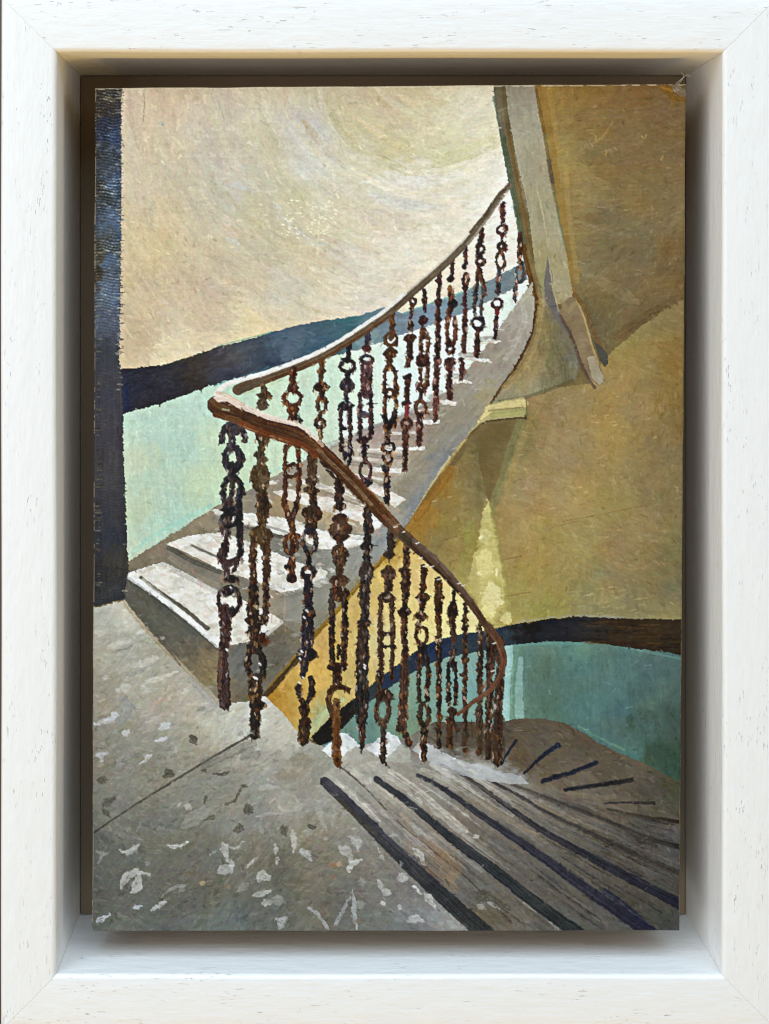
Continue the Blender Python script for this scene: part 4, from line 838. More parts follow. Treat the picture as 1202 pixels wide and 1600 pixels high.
# flecks on the landing
LF = (202, 200, 194); LV = (206, 208, 214); LG = (158, 158, 150)
for pts, wd, c, al in (
    ([(150, 990), (165, 984)], 8, (206, 203, 192), .6), ([(168, 1012), (185, 1008), (205, 1000)], 7, (206, 202, 190), .7), ([(175, 1020), (200, 1012), (208, 1006)], 4, (128, 128, 122), .6), ([(205, 1042), (225, 1036), (246, 1028)], 8, (210, 206, 196), .7), ([(196, 1056), (220, 1048), (238, 1038)], 6, (148, 150, 148), .6),
    ([(228, 1068), (250, 1060), (276, 1050)], 8, (212, 208, 196), .8), ([(190, 1075), (203, 1073)], 8, LF, .7), ([(222, 1073), (226, 1074)], 7, LF, .8), ([(257, 1088), (275, 1078), (295, 1068)], 5, (150, 144, 130), .6), ([(190, 1092), (200, 1105), (188, 1125)], 17, (146, 149, 149), .7), ([(147, 1132), (165, 1127), (185, 1118)], 5, LV, .85), ([(176, 1112), (182, 1120)], 6, LV, .8),
    ([(196, 1140), (197, 1150)], 6, LV, .8), ([(250, 1138), (266, 1131)], 7, LV, .75), ([(243, 1158), (260, 1154)], 7, LV, .8), ([(150, 1181), (168, 1177)], 6, LV, .7), ([(157, 1183), (159, 1190)], 5, LV, .7), ([(222, 1192), (236, 1179)], 6, LV, .8),
    ([(152, 1330), (160, 1336), (152, 1350)], 5, LG, .7), ([(160, 1335), (168, 1332)], 4, LG, .7), ([(185, 1328), (198, 1333), (217, 1321)], 5, LF, .8), ([(190, 1387), (194, 1374), (212, 1362), (234, 1366)], 7, (196, 194, 188), .85), ([(217, 1365), (214, 1385), (206, 1395)], 9, LF, .85), ([(206, 1375), (200, 1392)], 3, LG, .7), ([(228, 1352), (235, 1348)], 4, LG, .6),
    ([(252, 1402), (268, 1389), (290, 1383)], 4, LG, .75), ([(278, 1395), (290, 1384)], 4, LG, .7), ([(237, 1422), (258, 1409)], 7, (192, 192, 188), .85), ([(210, 1419), (222, 1415)], 6, LV, .75), ([(151, 1441), (172, 1429)], 5, LV, .85), ([(285, 1294), (300, 1280), (332, 1265)], 12, LG, .65), ([(278, 1262), (282, 1255)], 4, LF, .6), ([(290, 1260), (298, 1262)], 6, LF, .6),
    ([(322, 1240), (332, 1222), (345, 1215)], 7, (156, 155, 146), .6), ([(262, 1322), (280, 1323), (294, 1315)], 4, (222, 222, 220), .85), ([(245, 1295), (256, 1294)], 3, LG, .6), ([(215, 1300), (222, 1285)], 4, (140, 140, 132), .6), ([(327, 1338), (339, 1328)], 4, LG, .7), ([(349, 1318), (352, 1332), (356, 1346)], 7, LF, .8), ([(353, 1320), (366, 1326), (381, 1315)], 4, LF, .7),
    ([(344, 1362), (362, 1354)], 13, (192, 191, 186), .75), ([(362, 1344), (362, 1364)], 6, LF, .7), ([(386, 1354), (403, 1339)], 5, LF, .75), ([(404, 1378), (410, 1368), (424, 1373)], 9, LF, .75), ([(398, 1399), (422, 1393)], 8, (194, 194, 190), .75), ([(372, 1392), (388, 1380)], 7, LG, .7), ([(411, 1412), (424, 1410)], 8, LF, .7), ([(425, 1405), (445, 1410)], 9, LG, .7), ([(432, 1436), (443, 1438), (436, 1450)], 8, LV, .7),
    ([(408, 1291), (409, 1302)], 6, LG, .6), ([(430, 1318), (431, 1334)], 6, LF, .7), ([(433, 1340), (433, 1350)], 5, LF, .75), ([(457, 1296), (459, 1310), (459, 1332)], 6, LF, .75), ([(470, 1328), (480, 1336), (486, 1346)], 8, LV, .75), ([(476, 1302), (488, 1297)], 7, LG, .7), ([(532, 1324), (545, 1332), (548, 1344)], 11, LF, .7), ([(546, 1360), (552, 1350), (566, 1344)], 9, (222, 220, 214), .9), ([(548, 1308), (560, 1318), (560, 1326)], 8, LF, .7),
    ([(562, 1372), (568, 1384)], 6, LG, .6), ([(592, 1376), (597, 1388)], 9, LF, .8), ([(600, 1390), (608, 1396)], 8, LF, .75), ([(596, 1408), (602, 1414)], 5, LF, .8), ([(629, 1366), (630, 1378)], 8, LF, .8), ([(646, 1384), (658, 1396)], 4, (222, 220, 214), .9), ([(664, 1396), (680, 1418)], 8, LF, .75), ([(622, 1415), (628, 1419)], 5, LF, .7), ([(589, 1322), (594, 1332)], 4, LF, .7), ([(596, 1336), (600, 1342)], 5, LF, .75), ([(628, 1347), (628, 1354)], 4, LF, .7),
    ([(525, 1444), (538, 1420), (550, 1394)], (9, 4), (176, 178, 178), .8), ([(552, 1390), (553, 1420), (557, 1452)], (4, 9), (180, 182, 182), .85), ([(556, 1415), (570, 1412)], 9, LG, .75), ([(483, 1418), (500, 1432), (514, 1452)], (9, 7), (176, 178, 178), .8), ([(638, 1440), (650, 1434), (662, 1440)], 8, LF, .7), ([(700, 1440), (712, 1448)], 10, (172, 172, 168), .6),
    ([(498, 1255), (500, 1275), (512, 1300)], 6, (178, 176, 168), .6), ([(524, 1258), (522, 1280), (518, 1295)], 4, (176, 174, 166), .55), ([(498, 1252), (520, 1250)], 5, (180, 178, 170), .5), ([(402, 1276), (420, 1272), (442, 1270)], 4, (186, 184, 176), .6), ([(408, 1232), (425, 1228), (436, 1232)], 7, (186, 184, 178), .6), ([(395, 1258), (412, 1240)], 5, (176, 174, 166), .5),
    ([(646, 1326), (656, 1336), (664, 1352)], 6, LF, .75), ([(596, 1265), (605, 1278)], 6, (176, 174, 168), .6), ([(606, 1268), (618, 1280)], 5, (182, 180, 174), .6), ([(643, 1284), (655, 1300), (676, 1310)], 6, (170, 170, 166), .6), ([(612, 1305), (622, 1306)], 4, (178, 176, 170), .6), ([(555, 1236), (562, 1230)], 4, (186, 182, 172), .5), ([(745, 1414), (758, 1420)], 7, (170, 168, 162), .7), ([(762, 1408), (780, 1420)], 4, (176, 174, 170), .7), ([(740, 1310), (748, 1305)], 4, LF, .7), ([(505, 1308), (512, 1312)], 4, LF, .5),
    ([(346, 1246), (352, 1222), (366, 1204)], 9, (138, 137, 130), .5)):
    wd = wd if isinstance(wd, tuple) else wd * 1.35
    stroke(pts, c, wd, alpha=al * .92, rough=2.2, ser=.8, dry=.3, h=1.0, taper=.75, fr=1.2)
ring(450, 1255, 16, 13, 5, (176, 175, 168), None, alpha=.55, dry=.35, rough=2)
DK = (82, 79, 68)
for pts, wd in (([(256, 1212), (270, 1211)], 9), ([(258, 1206), (268, 1204)], 6), ([(154, 1218), (165, 1220)], 9), ([(163, 1258), (178, 1248)], 10), ([(162, 1266), (170, 1275)], 8), ([(334, 1210), (348, 1210), (358, 1205)], 4), ([(353, 1257), (366, 1252), (374, 1240), (380, 1229)], 4), ([(378, 1228), (386, 1229)], 4), ([(387, 1258), (388, 1270)], 11), ([(368, 1298), (380, 1294)], 8), ([(376, 1288), (378, 1296)], 6),
                ([(318, 1255), (324, 1245)], 5), ([(320, 1281), (334, 1276)], 6), ([(298, 1150), (306, 1160)], 9), ([(442, 1292), (448, 1304)], 10), ([(483, 1290), (492, 1293)], 7), ([(696, 1375), (702, 1384)], 4), ([(316, 1206), (322, 1202)], 5), ([(755, 1392), (770, 1402), (786, 1414)], 7), ([(748, 1402), (760, 1396)], 14)):
    stroke(pts, DK, wd * 1.2, alpha=.8, rough=2.2, ser=.8, dry=.2, h=.3, taper=.5, fr=1.2)
for (x, y, c) in ((520, 1352, (150, 112, 82)), (530, 1350, (190, 160, 130)), (522, 1370, (140, 116, 92)), (316, 1380, (196, 176, 128)), (356, 1385, (136, 122, 100)), (560, 1440, (134, 120, 100)), (300, 1365, (110, 100, 76))):
    blob(x, y, 12, 9, c, None, .6, 2)

# ------------------------------------------------------------------ motif: dark post with weave, reflected sky sheen painted in
post = [(120, 120), (190, 120), (190, 300), (189, 450), (187, 560), (192, 640), (196, 780), (201, 890), (195, 936), (165, 944), (120, 954)]
paint_field(post, [(165, 150, (56, 50, 40)), (160, 200, (36, 36, 48)), (155, 170, (40, 32, 22)), (175, 215, (54, 68, 94)), (165, 200, (26, 32, 58)), (165, 260, (52, 58, 66)), (178, 280, (76, 92, 114)), (156, 240, (44, 42, 38)), (160, 330, (54, 58, 62)), (175, 340, (82, 100, 124)), (155, 300, (48, 48, 44)), (160, 400, (66, 58, 38)),
    (170, 410, (82, 100, 124)), (153, 430, (56, 46, 28)), (168, 450, (84, 100, 122)), (170, 500, (78, 84, 96)), (165, 560, (55, 57, 66)), (165, 600, (58, 58, 66)), (165, 650, (60, 58, 65)), (165, 750, (60, 59, 63)), (160, 850, (46, 48, 57)), (165, 800, (54, 54, 60)), (170, 900, (40, 41, 46)), (160, 930, (52, 54, 58)), (190, 880, (56, 54, 50))],
    R_POST, 1.57, 240, L=(16, 40), W=(5, 12), alpha=.5, jit=.012, h=.15, warp=1.8)
sl = win(120, 120, 215, 960); pm = (RID[sl] == R_POST)
yy, xx = PY[sl], PX[sl]
wv = np.sin(2 * math.pi * (yy + 1.1 * WYN[sl] + 2.2 * np.sin(xx * .13)) / 4.7) * (.6 + .4 * np.sin(2 * math.pi * (xx + WXN[sl]) / 5.6 + 2.4 * np.sin(yy * .49)))
fade = np.clip((560 - yy) / 140, .12, 1) * (.75 + .5 * PATCH2[sl])
topd = np.clip((200 - yy) / 60, 0, 1)
IMG[sl] += (pm * wv * (.45 + .8 * np.abs(SERF[sl])) * fade * .19)[..., None] * np.array([.9, 1, 1.12], np.float32)
IMG[sl] += (pm * np.clip(wv - .35, 0, 1) * np.clip(SER[sl] + .4, 0, 1) * np.clip(1 - np.abs(xx - 174) / 16, 0, 1) * fade * .45)[..., None] * np.array([.62, .85, 1.1], np.float32)  # bluish sheen of sky on the raised threads, put into the colour
IMG[sl] += (pm * np.clip(SER[sl] - .35, 0, 1) * fade * .36)[..., None] * np.array([1.0, .92, .78], np.float32)
HGT[sl] += pm * wv * fade * .8
for k in range(330):      # pale ground and wall colour breaking in along the right edge, warm bits along the left
    y = random.uniform(142, 930); lim = 196 if y > 700 else 189
    dense = y < 560 or random.random() < .12
    if dense: stroke([(lim + random.uniform(-9, 3), y), (lim + random.uniform(0, 6), y + random.uniform(-1, 1))], random.choice(((196, 184, 160), (180, 172, 156), (150, 150, 146), (40, 42, 52), (44, 44, 50))), random.uniform(1.3, 2.4), None, .5, h=.4, taper=.5)
    if random.random() < .55: stroke([(149 - (y / 1455) * 4 + random.uniform(0, 9), y), (154 + random.uniform(0, 6), y)], random.choice(((120, 102, 70), (38, 32, 24), (150, 136, 112), (72, 60, 40))), random.uniform(1.2, 2.2), None, .45, h=.4, taper=.5)

# ------------------------------------------------------------------ motif: balusters of the rising flight (far row)
DR, DB, BK, GB = (70, 40, 32), (84, 56, 28), (34, 30, 40), (112, 76, 34)
def bal(c, el, light=None, lab=None):
    r = region('painted_baluster', lab)
    for e in el:
        cc = e[-1] if isinstance(e[-1], tuple) and len(e[-1]) == 3 and e[0] != 's' else c
        v = random.uniform(-9, 9); cc = tuple(q * .84 for q in cc); cc = tuple(max(8, q + v * s) for q, s in zip(cc, (1.2, 1, .8)))
        if e[0] == 's':
            if len(e) > 3: cc = tuple(max(8, q * .84 + v) for q in e[3])
            w_ = e[2] if isinstance(e[2], tuple) else (e[2], e[2])
            stroke(e[1], cc, (w_[0] * 1.12 + 1, w_[1] * 1.12 + 1), r, .97, rough=1.8, ser=1.6, bris=.09, h=1.0, fr=.7, taper=.15)
        elif e[0] == 'b': blob(e[1], e[2], e[3] * 1.14, e[4] * 1.2, cc, r, .97, 1.3, 1.5, 1.0, .10, 1.7)
        elif e[0] == 'r': ring(e[1], e[2], e[3], e[4], e[5] * 1.45, cc, r, alpha=.96, rough=1.3, ser=1.3, bris=.09, h=1.0, fr=.7, taper=.25)
        elif e[0] == 'w': stroke(e[1], e[2], e[3], None, .85, rough=.6, ser=.5, bris=.03, h=.9)
    jj, ii = np.nonzero(RID == r)
    if len(jj):
        for q in rng.integers(0, len(jj), 14 + len(jj) // 38):      # broken touches of lighter, redder and darker paint
            x, y = float(PX[jj[q], ii[q]]), float(PY[jj[q], ii[q]])
            k = rng.random()
            d = np.array(c3(c)) + (np.array([.24, .18, .11]) if k < .34 else np.array([-.10, -.09, -.08]) if k < .56 else np.array([.12, .02, -.02]) if k < .78 else np.array([.10, .11, .14]) if k < .91 else np.array([.50, .48, .46]))
            stroke([(x, y), (x + rng.uniform(-1.5, 1.5), y + rng.uniform(2.5, 8))], tuple(np.clip(d, .04, .9) * 255), rng.uniform(1.8, 4.2), None, .7, rough=1.2, fr=.8, h=.9, taper=.5)
    if light:
        ys = [p for p in light]
        for (x, y) in ys: stroke([(x, y), (x + 2, y + 2)], (214, 212, 214), 3, None, .85, h=1.0)
    return r
def twin(xa, xb, y0, y1, wd, c=None):
    return [('s', [(xa, y0), (xa - .5, (y0 + y1) / 2), (xa + .5, y1)], wd) + ((c,) if c else ()), ('s', [(xb, y0), (xb + 1, (y0 + y1) / 2), (xb - .5, y1)], wd) + ((c,) if c else ())]
bal(DB, [('s', [(503, 560), (503, 582)], 8), ('b', 502, 580, 15, 9), ('s', [(502, 584), (501, 600)], 8), ('b', 503, 605, 23, 16), ('s', [(503, 610), (503, 620)], 8), ('r', 503, 632, 7, 13, 5, (74, 52, 44)), ('b', 501, 650, 9, 6), ('r', 500, 661, 7, 7, 5, (70, 62, 62)), ('s', [(501, 668), (501, 684)], 6)])
bal(BK, [('s', [(546, 538), (545, 558)], 7), ('b', 543, 562, 18, 9), ('r', 543, 572, 11, 9, 4, (64, 42, 34)), ('b', 543, 586, 9, 8), ('b', 543, 602, 23, 22), ('s', [(542, 612), (541, 626)], 6), ('b', 540, 634, 25, 13)] + twin(533, 547, 640, 704, 6, (62, 38, 36)) + [('s', [(547, 700), (546, 724)], 5), ('b', 539, 712, 9, 14, (70, 60, 70)), ('b', 536, 670, 12, 8)], lab='painted dark baluster with a small ring under its head')
bal((70, 46, 50), [('s', [(575, 514), (574, 540)], 7, (50, 48, 66)), ('b', 573, 544, 15, 12), ('r', 574, 562, 9, 6, 4, (60, 50, 54)), ('s', [(573, 572), (573, 614)], 16, (84, 56, 58))] + twin(563, 579, 616, 684, 6) + [('b', 569, 648, 16, 10, (76, 70, 78)), ('b', 568, 688, 20, 12), ('b', 570, 698, 14, 10, BK), ('s', [(570, 700), (571, 722)], 7, BK), ('r', 571, 735, 9, 13, 4), ('b', 574, 755, 16, 12, BK)])
bal((96, 64, 28), [('s', [(614, 490), (613, 518)], 7), ('r', 611, 530, 9, 10, 4), ('b', 611, 527, 10, 10), ('b', 610, 552, 21, 18), ('s', [(610, 558), (609, 570)], 7), ('s', [(602, 582), (609, 570), (618, 582)], 6)] + twin(602, 618, 580, 666, 5, (78, 52, 40)) + [('r', 609, 614, 6, 6, 4), ('s', [(600, 650), (608, 668)], 8, BK), ('s', [(618, 645), (608, 668)], 8, BK), ('s', [(607, 664), (606, 692)], 7, BK), ('r', 607, 699, 9, 8, 4, BK), ('r', 606, 715, 6, 9, 4, (60, 44, 44)), ('b', 603, 732, 13, 13, (44, 40, 44)), ('s', [(605, 740), (605, 784)], 8, (40, 38, 56))], lab='painted baluster ending in a navy foot on the stair flank')
bal((78, 50, 28), [('r', 645, 471, 4, 5, 4, DR), ('s', [(644, 478), (642, 495)], 5), ('b', 641, 508, 11, 16, (70, 58, 40)), ('b', 641, 528, 17, 14), ('s', [(641, 535), (638, 570)], 8), ('b', 640, 558, 12, 10), ('b', 637, 590, 13, 12), ('s', [(637, 595), (636, 630)], 7), ('b', 635, 630, 17, 7, DR), ('s', [(636, 632), (636, 652)], 5, (150, 60, 76)), ('r', 636, 662, 7, 7, 5, DR), ('s', [(634, 668), (634, 700)], 9, DR), ('s', [(634, 700), (632, 733)], 7, DR)])
bal(DR, [('s', [(663, 453), (664, 485)], 6), ('b', 663, 470, 8, 8), ('b', 661, 500, 14, 16), ('b', 662, 520, 14, 18, DB)] + twin(658, 668, 528, 602, 5, (98, 62, 30)) + [('r', 660, 563, 7, 7, 5), ('s', [(652, 600), (658, 614), (666, 600)], 6), ('s', [(658, 612), (657, 626)], 6), ('r', 657, 637, 7, 11, 5, (88, 56, 28)), ('s', [(656, 648), (655, 694)], 7), ('b', 656, 667, 13, 6)])
bal(DR, [('s', [(687, 426), (685, 468)], 6), ('b', 685, 438, 9, 9), ('b', 685, 472, 12, 12, DB), ('s', [(685, 476), (684, 560)], 7), ('b', 683, 540, 9, 14, BK), ('s', [(683, 560), (682, 612)], 7), ('b', 680, 605, 11, 14), ('s', [(681, 612), (680, 656)], 7, (96, 50, 42))])
bal(DR, [('s', [(707, 404), (706, 434)], 6), ('b', 705, 436, 12, 9, (36, 24, 20)), ('s', [(704, 450), (705, 464)], 8, (124, 84, 34)), ('b', 707, 474, 14, 14, (40, 36, 36)), ('s', [(703, 480), (702, 496)], 6)] + twin(700, 711, 496, 532, 5, (110, 66, 30)) + [('b', 704, 536, 18, 12, (104, 60, 26)), ('r', 704, 545, 6, 6, 4), ('b', 704, 565, 19, 12), ('b', 703, 574, 14, 12, (96, 64, 58)), ('s', [(703, 580), (702, 622)], 8)])
bal(DR, [('s', [(728, 386), (727, 412)], 5), ('b', 727, 401, 10, 5), ('b', 726, 416, 8, 10), ('r', 728, 436, 4, 9, 4, (104, 60, 34)), ('b', 727, 450, 10, 10), ('s', [(727, 452), (727, 488)], 5, (80, 40, 54)), ('s', [(727, 488), (725, 548)], 7, (80, 52, 42)), ('b', 722, 562, 9, 8), ('s', [(723, 564), (721, 592)], 6)])
bal((58, 36, 28), [('s', [(753, 358), (751, 380)], 7), ('b', 748, 384, 10, 10), ('r', 751, 390, 6, 6, 4), ('b', 749, 401, 11, 6), ('r', 751, 409, 6, 5, 4), ('s', [(748, 418), (744, 452)], 5, (74, 62, 54)), ('s', [(749, 418), (757, 452)], 6, (96, 62, 36)), ('s', [(743, 452), (742, 490)], 5, (60, 66, 66)), ('s', [(754, 450), (752, 492)], 4, (70, 76, 76)), ('b', 750, 498, 16, 6, BK), ('r', 747, 505, 9, 9, 4, BK), ('s', [(748, 514), (745, 556)], 7, DR)], lab='painted baluster crossing the grey band with a ring below it')
bal((84, 52, 46), [('s', [(786, 318), (786, 346)], 6), ('b', 787, 334, 9, 9), ('r', 785, 359, 7, 6, 4), ('s', [(785, 366), (785, 376)], 4), ('r', 784, 385, 5, 5, 5, DB), ('r', 782, 407, 6, 13, 4, DB), ('s', [(781, 422), (778, 456)], 6, (64, 72, 78)), ('b', 777, 456, 10, 9, (60, 66, 74)), ('r', 777, 474, 7, 7, 4, (80, 34, 38)), ('b', 777, 487, 8, 10, (150, 40, 60)), ('s', [(776, 494), (774, 528)], 5, DR)])
bal((92, 62, 44), [('s', [(813, 366), (812, 404)], 6), ('b', 813, 410, 11, 8, (60, 64, 62)), ('r', 813, 428, 6, 13, 4, (70, 76, 78)), ('s', [(810, 440), (806, 448), (805, 470)], 4, (70, 68, 66))])

# upper handrail
R_RAIL = region('painted_handrail', 'painted brown handrail with pale worn top')
up = [(372, 609), (400, 597), (440, 582), (480, 567), (520, 546), (560, 521), (600, 494), (632, 468), (662, 442), (690, 418), (716, 393), (740, 366), (758, 342), (778, 314), (797, 290)]
stroke(up, (98, 78, 56), (17, 8), R_RAIL, 1, rough=.7, bris=.06, c2=(104, 92, 76), h=1.0)
stroke([(372, 611), (420, 595), (470, 576), (520, 552), (570, 521), (610, 494)], (92, 62, 34), 5, R_RAIL, .8, dry=.15)
stroke([(338, 616), (352, 602), (378, 593), (410, 584), (450, 570), (490, 554), (530, 533), (570, 507), (605, 483), (634, 458)], (222, 217, 211), (8, 5), R_RAIL, .97, rough=.7, dry=.06, h=1.2)
stroke([(634, 458), (664, 432), (695, 404), (720, 379), (742, 354)], (196, 188, 172), (5, 3), R_RAIL, .8, dry=.2)
stroke([(730, 382), (750, 358), (772, 328), (794, 298)], (160, 150, 134), 3, R_RAIL, .8, dry=.15)
stroke([(735, 362), (757, 336), (776, 308), (796, 286)], (84, 70, 48), 4, R_RAIL, .9, dry=.1)
stroke([(373, 614), (385, 606), (410, 596)], (92, 80, 66), 7, R_RAIL, .9)
stroke([(382, 616), (410, 606), (440, 594)], (170, 178, 130), 3, None, .6, dry=.35)

# ------------------------------------------------------------------ motif: balusters of the lower flight (near row)
BR = (74, 54, 38)
bal((64, 48, 38), [('s', [(780, 1000), (783, 1040), (779, 1100), (778, 1190)], 13), ('s', [(774, 990), (770, 1050)], 6)])
bal((62, 46, 36), [('s', [(763, 985), (765, 1060), (763, 1182)], 9), ('b', 764, 1040, 13, 14)])
bal((66, 50, 36), [('s', [(750, 972), (751, 1050), (750, 1176)], 7), ('b', 750, 1060, 11, 30), ('b', 749, 1115, 12, 20)])
bal((58, 40, 26), [('s', [(727, 944), (727, 1132)], 6), ('b', 728, 956, 10, 8), ('b', 727, 969, 12, 7), ('b', 726, 983, 10, 7), ('b', 722, 1054, 7, 6), ('b', 727, 1030, 9, 16), ('s', [(727, 1130), (728, 1172)], 7, (70, 54, 38))])
bal((54, 36, 22), [('s', [(710, 925), (709, 945)], 5), ('b', 707, 954, 16, 28), ('s', [(706, 966), (709, 998)], 8), ('s', [(708, 998), (707, 1040)], 6, (48, 48, 56))] + twin(701, 712, 1036, 1100, 5) + [('b', 707, 1112, 15, 16), ('s', [(706, 1118), (714, 1142)], 5), ('s', [(702, 1125), (703, 1165)], 9)])
bal((78, 52, 24), [('s', [(685, 906), (686, 955)], 10), ('b', 687, 932, 14, 14), ('s', [(685, 955), (686, 998)], 8), ('s', [(686, 998), (686, 1168)], 7, (46, 38, 32)), ('b', 686, 1080, 11, 14), ('b', 687, 1122, 9, 26)])
bal((64, 44, 26), [('s', [(663, 886), (660, 922)], 9), ('b', 661, 934, 20, 16), ('s', [(660, 940), (659, 954)], 8), ('b', 658, 963, 19, 14), ('s', [(654, 972), (650, 992)], 5), ('r', 659, 993, 9, 13, 5, (84, 58, 24)), ('b', 660, 1010, 14, 10), ('s', [(660, 1012), (660, 1030)], 14, (36, 36, 40))] + twin(655, 668, 1028, 1094, 6, (58, 48, 38)) + [('r', 663, 1116, 7, 17, 6, (50, 44, 34)), ('s', [(662, 1134), (662, 1186)], 9, (40, 34, 28))])
bal((72, 50, 34), [('s', [(635, 848), (635, 886)], 9), ('b', 633, 891, 20, 8), ('s', [(634, 895), (634, 930)], 13), ('b', 634, 912, 17, 16), ('s', [(634, 930), (633, 950)], 8), ('b', 632, 956, 19, 15), ('s', [(632, 960), (632, 1006)], 9), ('s', [(633, 1006), (631, 1080), (629, 1140)], (9, 14), (78, 56, 44)), ('s', [(628, 1136), (640, 1162)], 8, (54, 44, 34))])
bal((56, 42, 32), [('s', [(612, 826), (611, 856)], 12), ('b', 608, 866, 17, 14), ('b', 608, 896, 22, 22, (70, 48, 34)), ('s', [(608, 906), (606, 922)], 12), ('b', 604, 934, 24, 15)] + twin(595, 613, 936, 1060, 7, (74, 52, 36)) + [('s', [(595, 990), (613, 990)], 5), ('s', [(595, 1011), (613, 1010)], 4), ('s', [(592, 1050), (592, 1082)], 8, (70, 56, 40)), ('b', 601, 1087, 26, 18, (74, 54, 40)), ('r', 598, 1110, 10, 18, 6, (70, 52, 40)), ('s', [(599, 1128), (599, 1190)], 8, (58, 46, 38))])
bal((46, 38, 36), [('s', [(575, 795), (575, 850)], 11), ('b', 576, 826, 16, 18), ('b', 573, 854, 20, 14), ('s', [(573, 858), (573, 880)], 8), ('b', 572, 894, 23, 34, (66, 56, 50)), ('s', [(570, 908), (570, 975)], (14, 12)), ('b', 569, 974, 20, 12), ('s', [(567, 980), (566, 1050)], 17, (64, 46, 36)), ('s', [(571, 985), (571, 1045)], 6), ('s', [(566, 1052), (565, 1122)], (17, 19), (40, 40, 38)), ('s', [(565, 1124), (566, 1166)], 9, (70, 52, 42))], [(569, 1038), (569, 1042)])
bal((62, 40, 24), [('s', [(530, 752), (531, 792)], 12), ('b', 531, 790, 20, 12), ('b', 532, 810, 25, 14), ('b', 532, 827, 35, 26), ('b', 532, 840, 26, 12), ('s', [(532, 842), (532, 864)], 9), ('s', [(530, 864), (531, 884)], (26, 12)), ('s', [(531, 884), (531, 900)], 11), ('b', 531, 908, 28, 18), ('b', 530, 928, 30, 22)] + twin(519, 538, 930, 1044, 8, (52, 40, 36)) + [('s', [(530, 1010), (528, 1028)], 5, (40, 36, 36)), ('b', 526, 1042, 28, 14), ('s', [(526, 1046), (527, 1072)], 11), ('s', [(514, 1104), (516, 1082), (527, 1073), (544, 1078)], 8, (84, 54, 24)), ('s', [(516, 1104), (524, 1128)], 9), ('s', [(526, 1096), (525, 1130), (528, 1193)], 11, (104, 66, 28))], lab='painted baluster with a bulbous knop and a tawny foot')
bal((58, 38, 22), [('s', [(489, 706), (488, 742)], 14), ('b', 488, 752, 20, 14), ('b', 487, 766, 24, 12), ('s', [(489, 768), (490, 792)], 11), ('b', 488, 802, 30, 24), ('s', [(486, 812), (486, 828)], 16), ('r', 484, 845, 10, 18, 6, (40, 40, 54)), ('s', [(482, 862), (483, 882)], 8, BK), ('r', 482, 895, 9, 9, 6, (48, 44, 50)), ('s', [(482, 902), (483, 952)], 13, (46, 42, 54)), ('b', 482, 957, 19, 14, BK), ('s', [(482, 964), (481, 985), (480, 1012)], 17, (40, 34, 46)), ('b', 479, 1023, 32, 20, BK), ('s', [(476, 1032), (474, 1058)], (14, 7), BK), ('s', [(486, 1060), (487, 1082), (477, 1102)], 8, (34, 32, 34)), ('s', [(466, 1072), (468, 1088), (475, 1100)], 7, (64, 50, 40)), ('b', 476, 1108, 18, 16, (44, 32, 22)), ('s', [(476, 1112), (475, 1126)], 8), ('s', [(477, 1128), (474, 1158)], (17, 16), (60, 46, 32))],
    [(479, 954), (475, 964), (471, 1017), (468, 1028), (467, 1066), (473, 1058)], lab='painted near black baluster with pale glints on its knops')
bal((88, 54, 28), [('s', [(459, 576), (457, 604)], 9), ('b', 458, 606, 17, 12), ('r', 457, 622, 13, 12, 5), ('b', 458, 640, 19, 14), ('b', 457, 652, 14, 12), ('s', [(462, 650), (470, 660)], 7, (36, 26, 22))] + twin(446, 467, 696, 776, 6) + [('s', [(448, 700), (457, 692), (466, 700)], 6), ('s', [(447, 732), (457, 724), (467, 732)], 5), ('s', [(448, 742), (457, 746), (466, 740)], 5), ('s', [(444, 776), (446, 792), (455, 816)], 8), ('s', [(466, 776), (463, 792), (455, 814)], 7, (50, 30, 22)), ('s', [(455, 812), (457, 836)], 9), ('b', 457, 838, 26, 11), ('r', 455, 850, 10, 15, 5), ('s', [(457, 846), (457, 878)], 7), ('s', [(456, 874), (456, 904)], 10), ('b', 450, 887, 10, 9, (44, 28, 20)), ('b', 456, 904, 14, 12, (50, 30, 20))], lab='painted brown open looped baluster standing on the second tread')
bal((74, 56, 32), [('s', [(412, 597), (413, 614)], (4, 9)), ('b', 414, 618, 22, 12), ('b', 410, 632, 18, 16, (88, 72, 56)), ('b', 411, 682, 22, 22, (84, 64, 36)), ('s', [(409, 692), (408, 720)], 10), ('b', 401, 710, 10, 9, (104, 92, 72)), ('b', 412, 717, 14, 9, (112, 90, 66)), ('b', 407, 746, 27, 46, (80, 62, 36)), ('s', [(409, 762), (410, 786)], 15), ('b', 411, 790, 25, 18), ('s', [(411, 796), (410, 822)], (20, 11)), ('b', 408, 836, 35, 26, (88, 66, 38)), ('s', [(412, 846), (417, 860)], 14)] + twin(396, 416, 846, 925, 10, (70, 48, 28)) + [('s', [(396, 920), (394, 985)], 15, (44, 32, 26)), ('s', [(416, 922), (415, 972)], 9, (50, 30, 26)), ('b', 401, 970, 34, 16, (38, 26, 22)), ('s', [(399, 972), (400, 1015)], 16, (44, 26, 20)), ('b', 412, 1000, 14, 20, (84, 50, 36)), ('s', [(390, 1010), (388, 1045), (396, 1060)], 8, (38, 28, 24)), ('s', [(402, 1012), (411, 1030), (410, 1055), (400, 1070)], 9, (34, 30, 26)), ('s', [(399, 1062), (399, 1096)], 19, (54, 38, 26)), ('b', 402, 1102, 26, 16, (26, 18, 14)), ('s', [(400, 1104), (398, 1148)], 14, (26, 20, 18))],
    [(397, 1058), (400, 1059), (405, 1037)], lab='painted twin stemmed baluster standing at the landing edge')
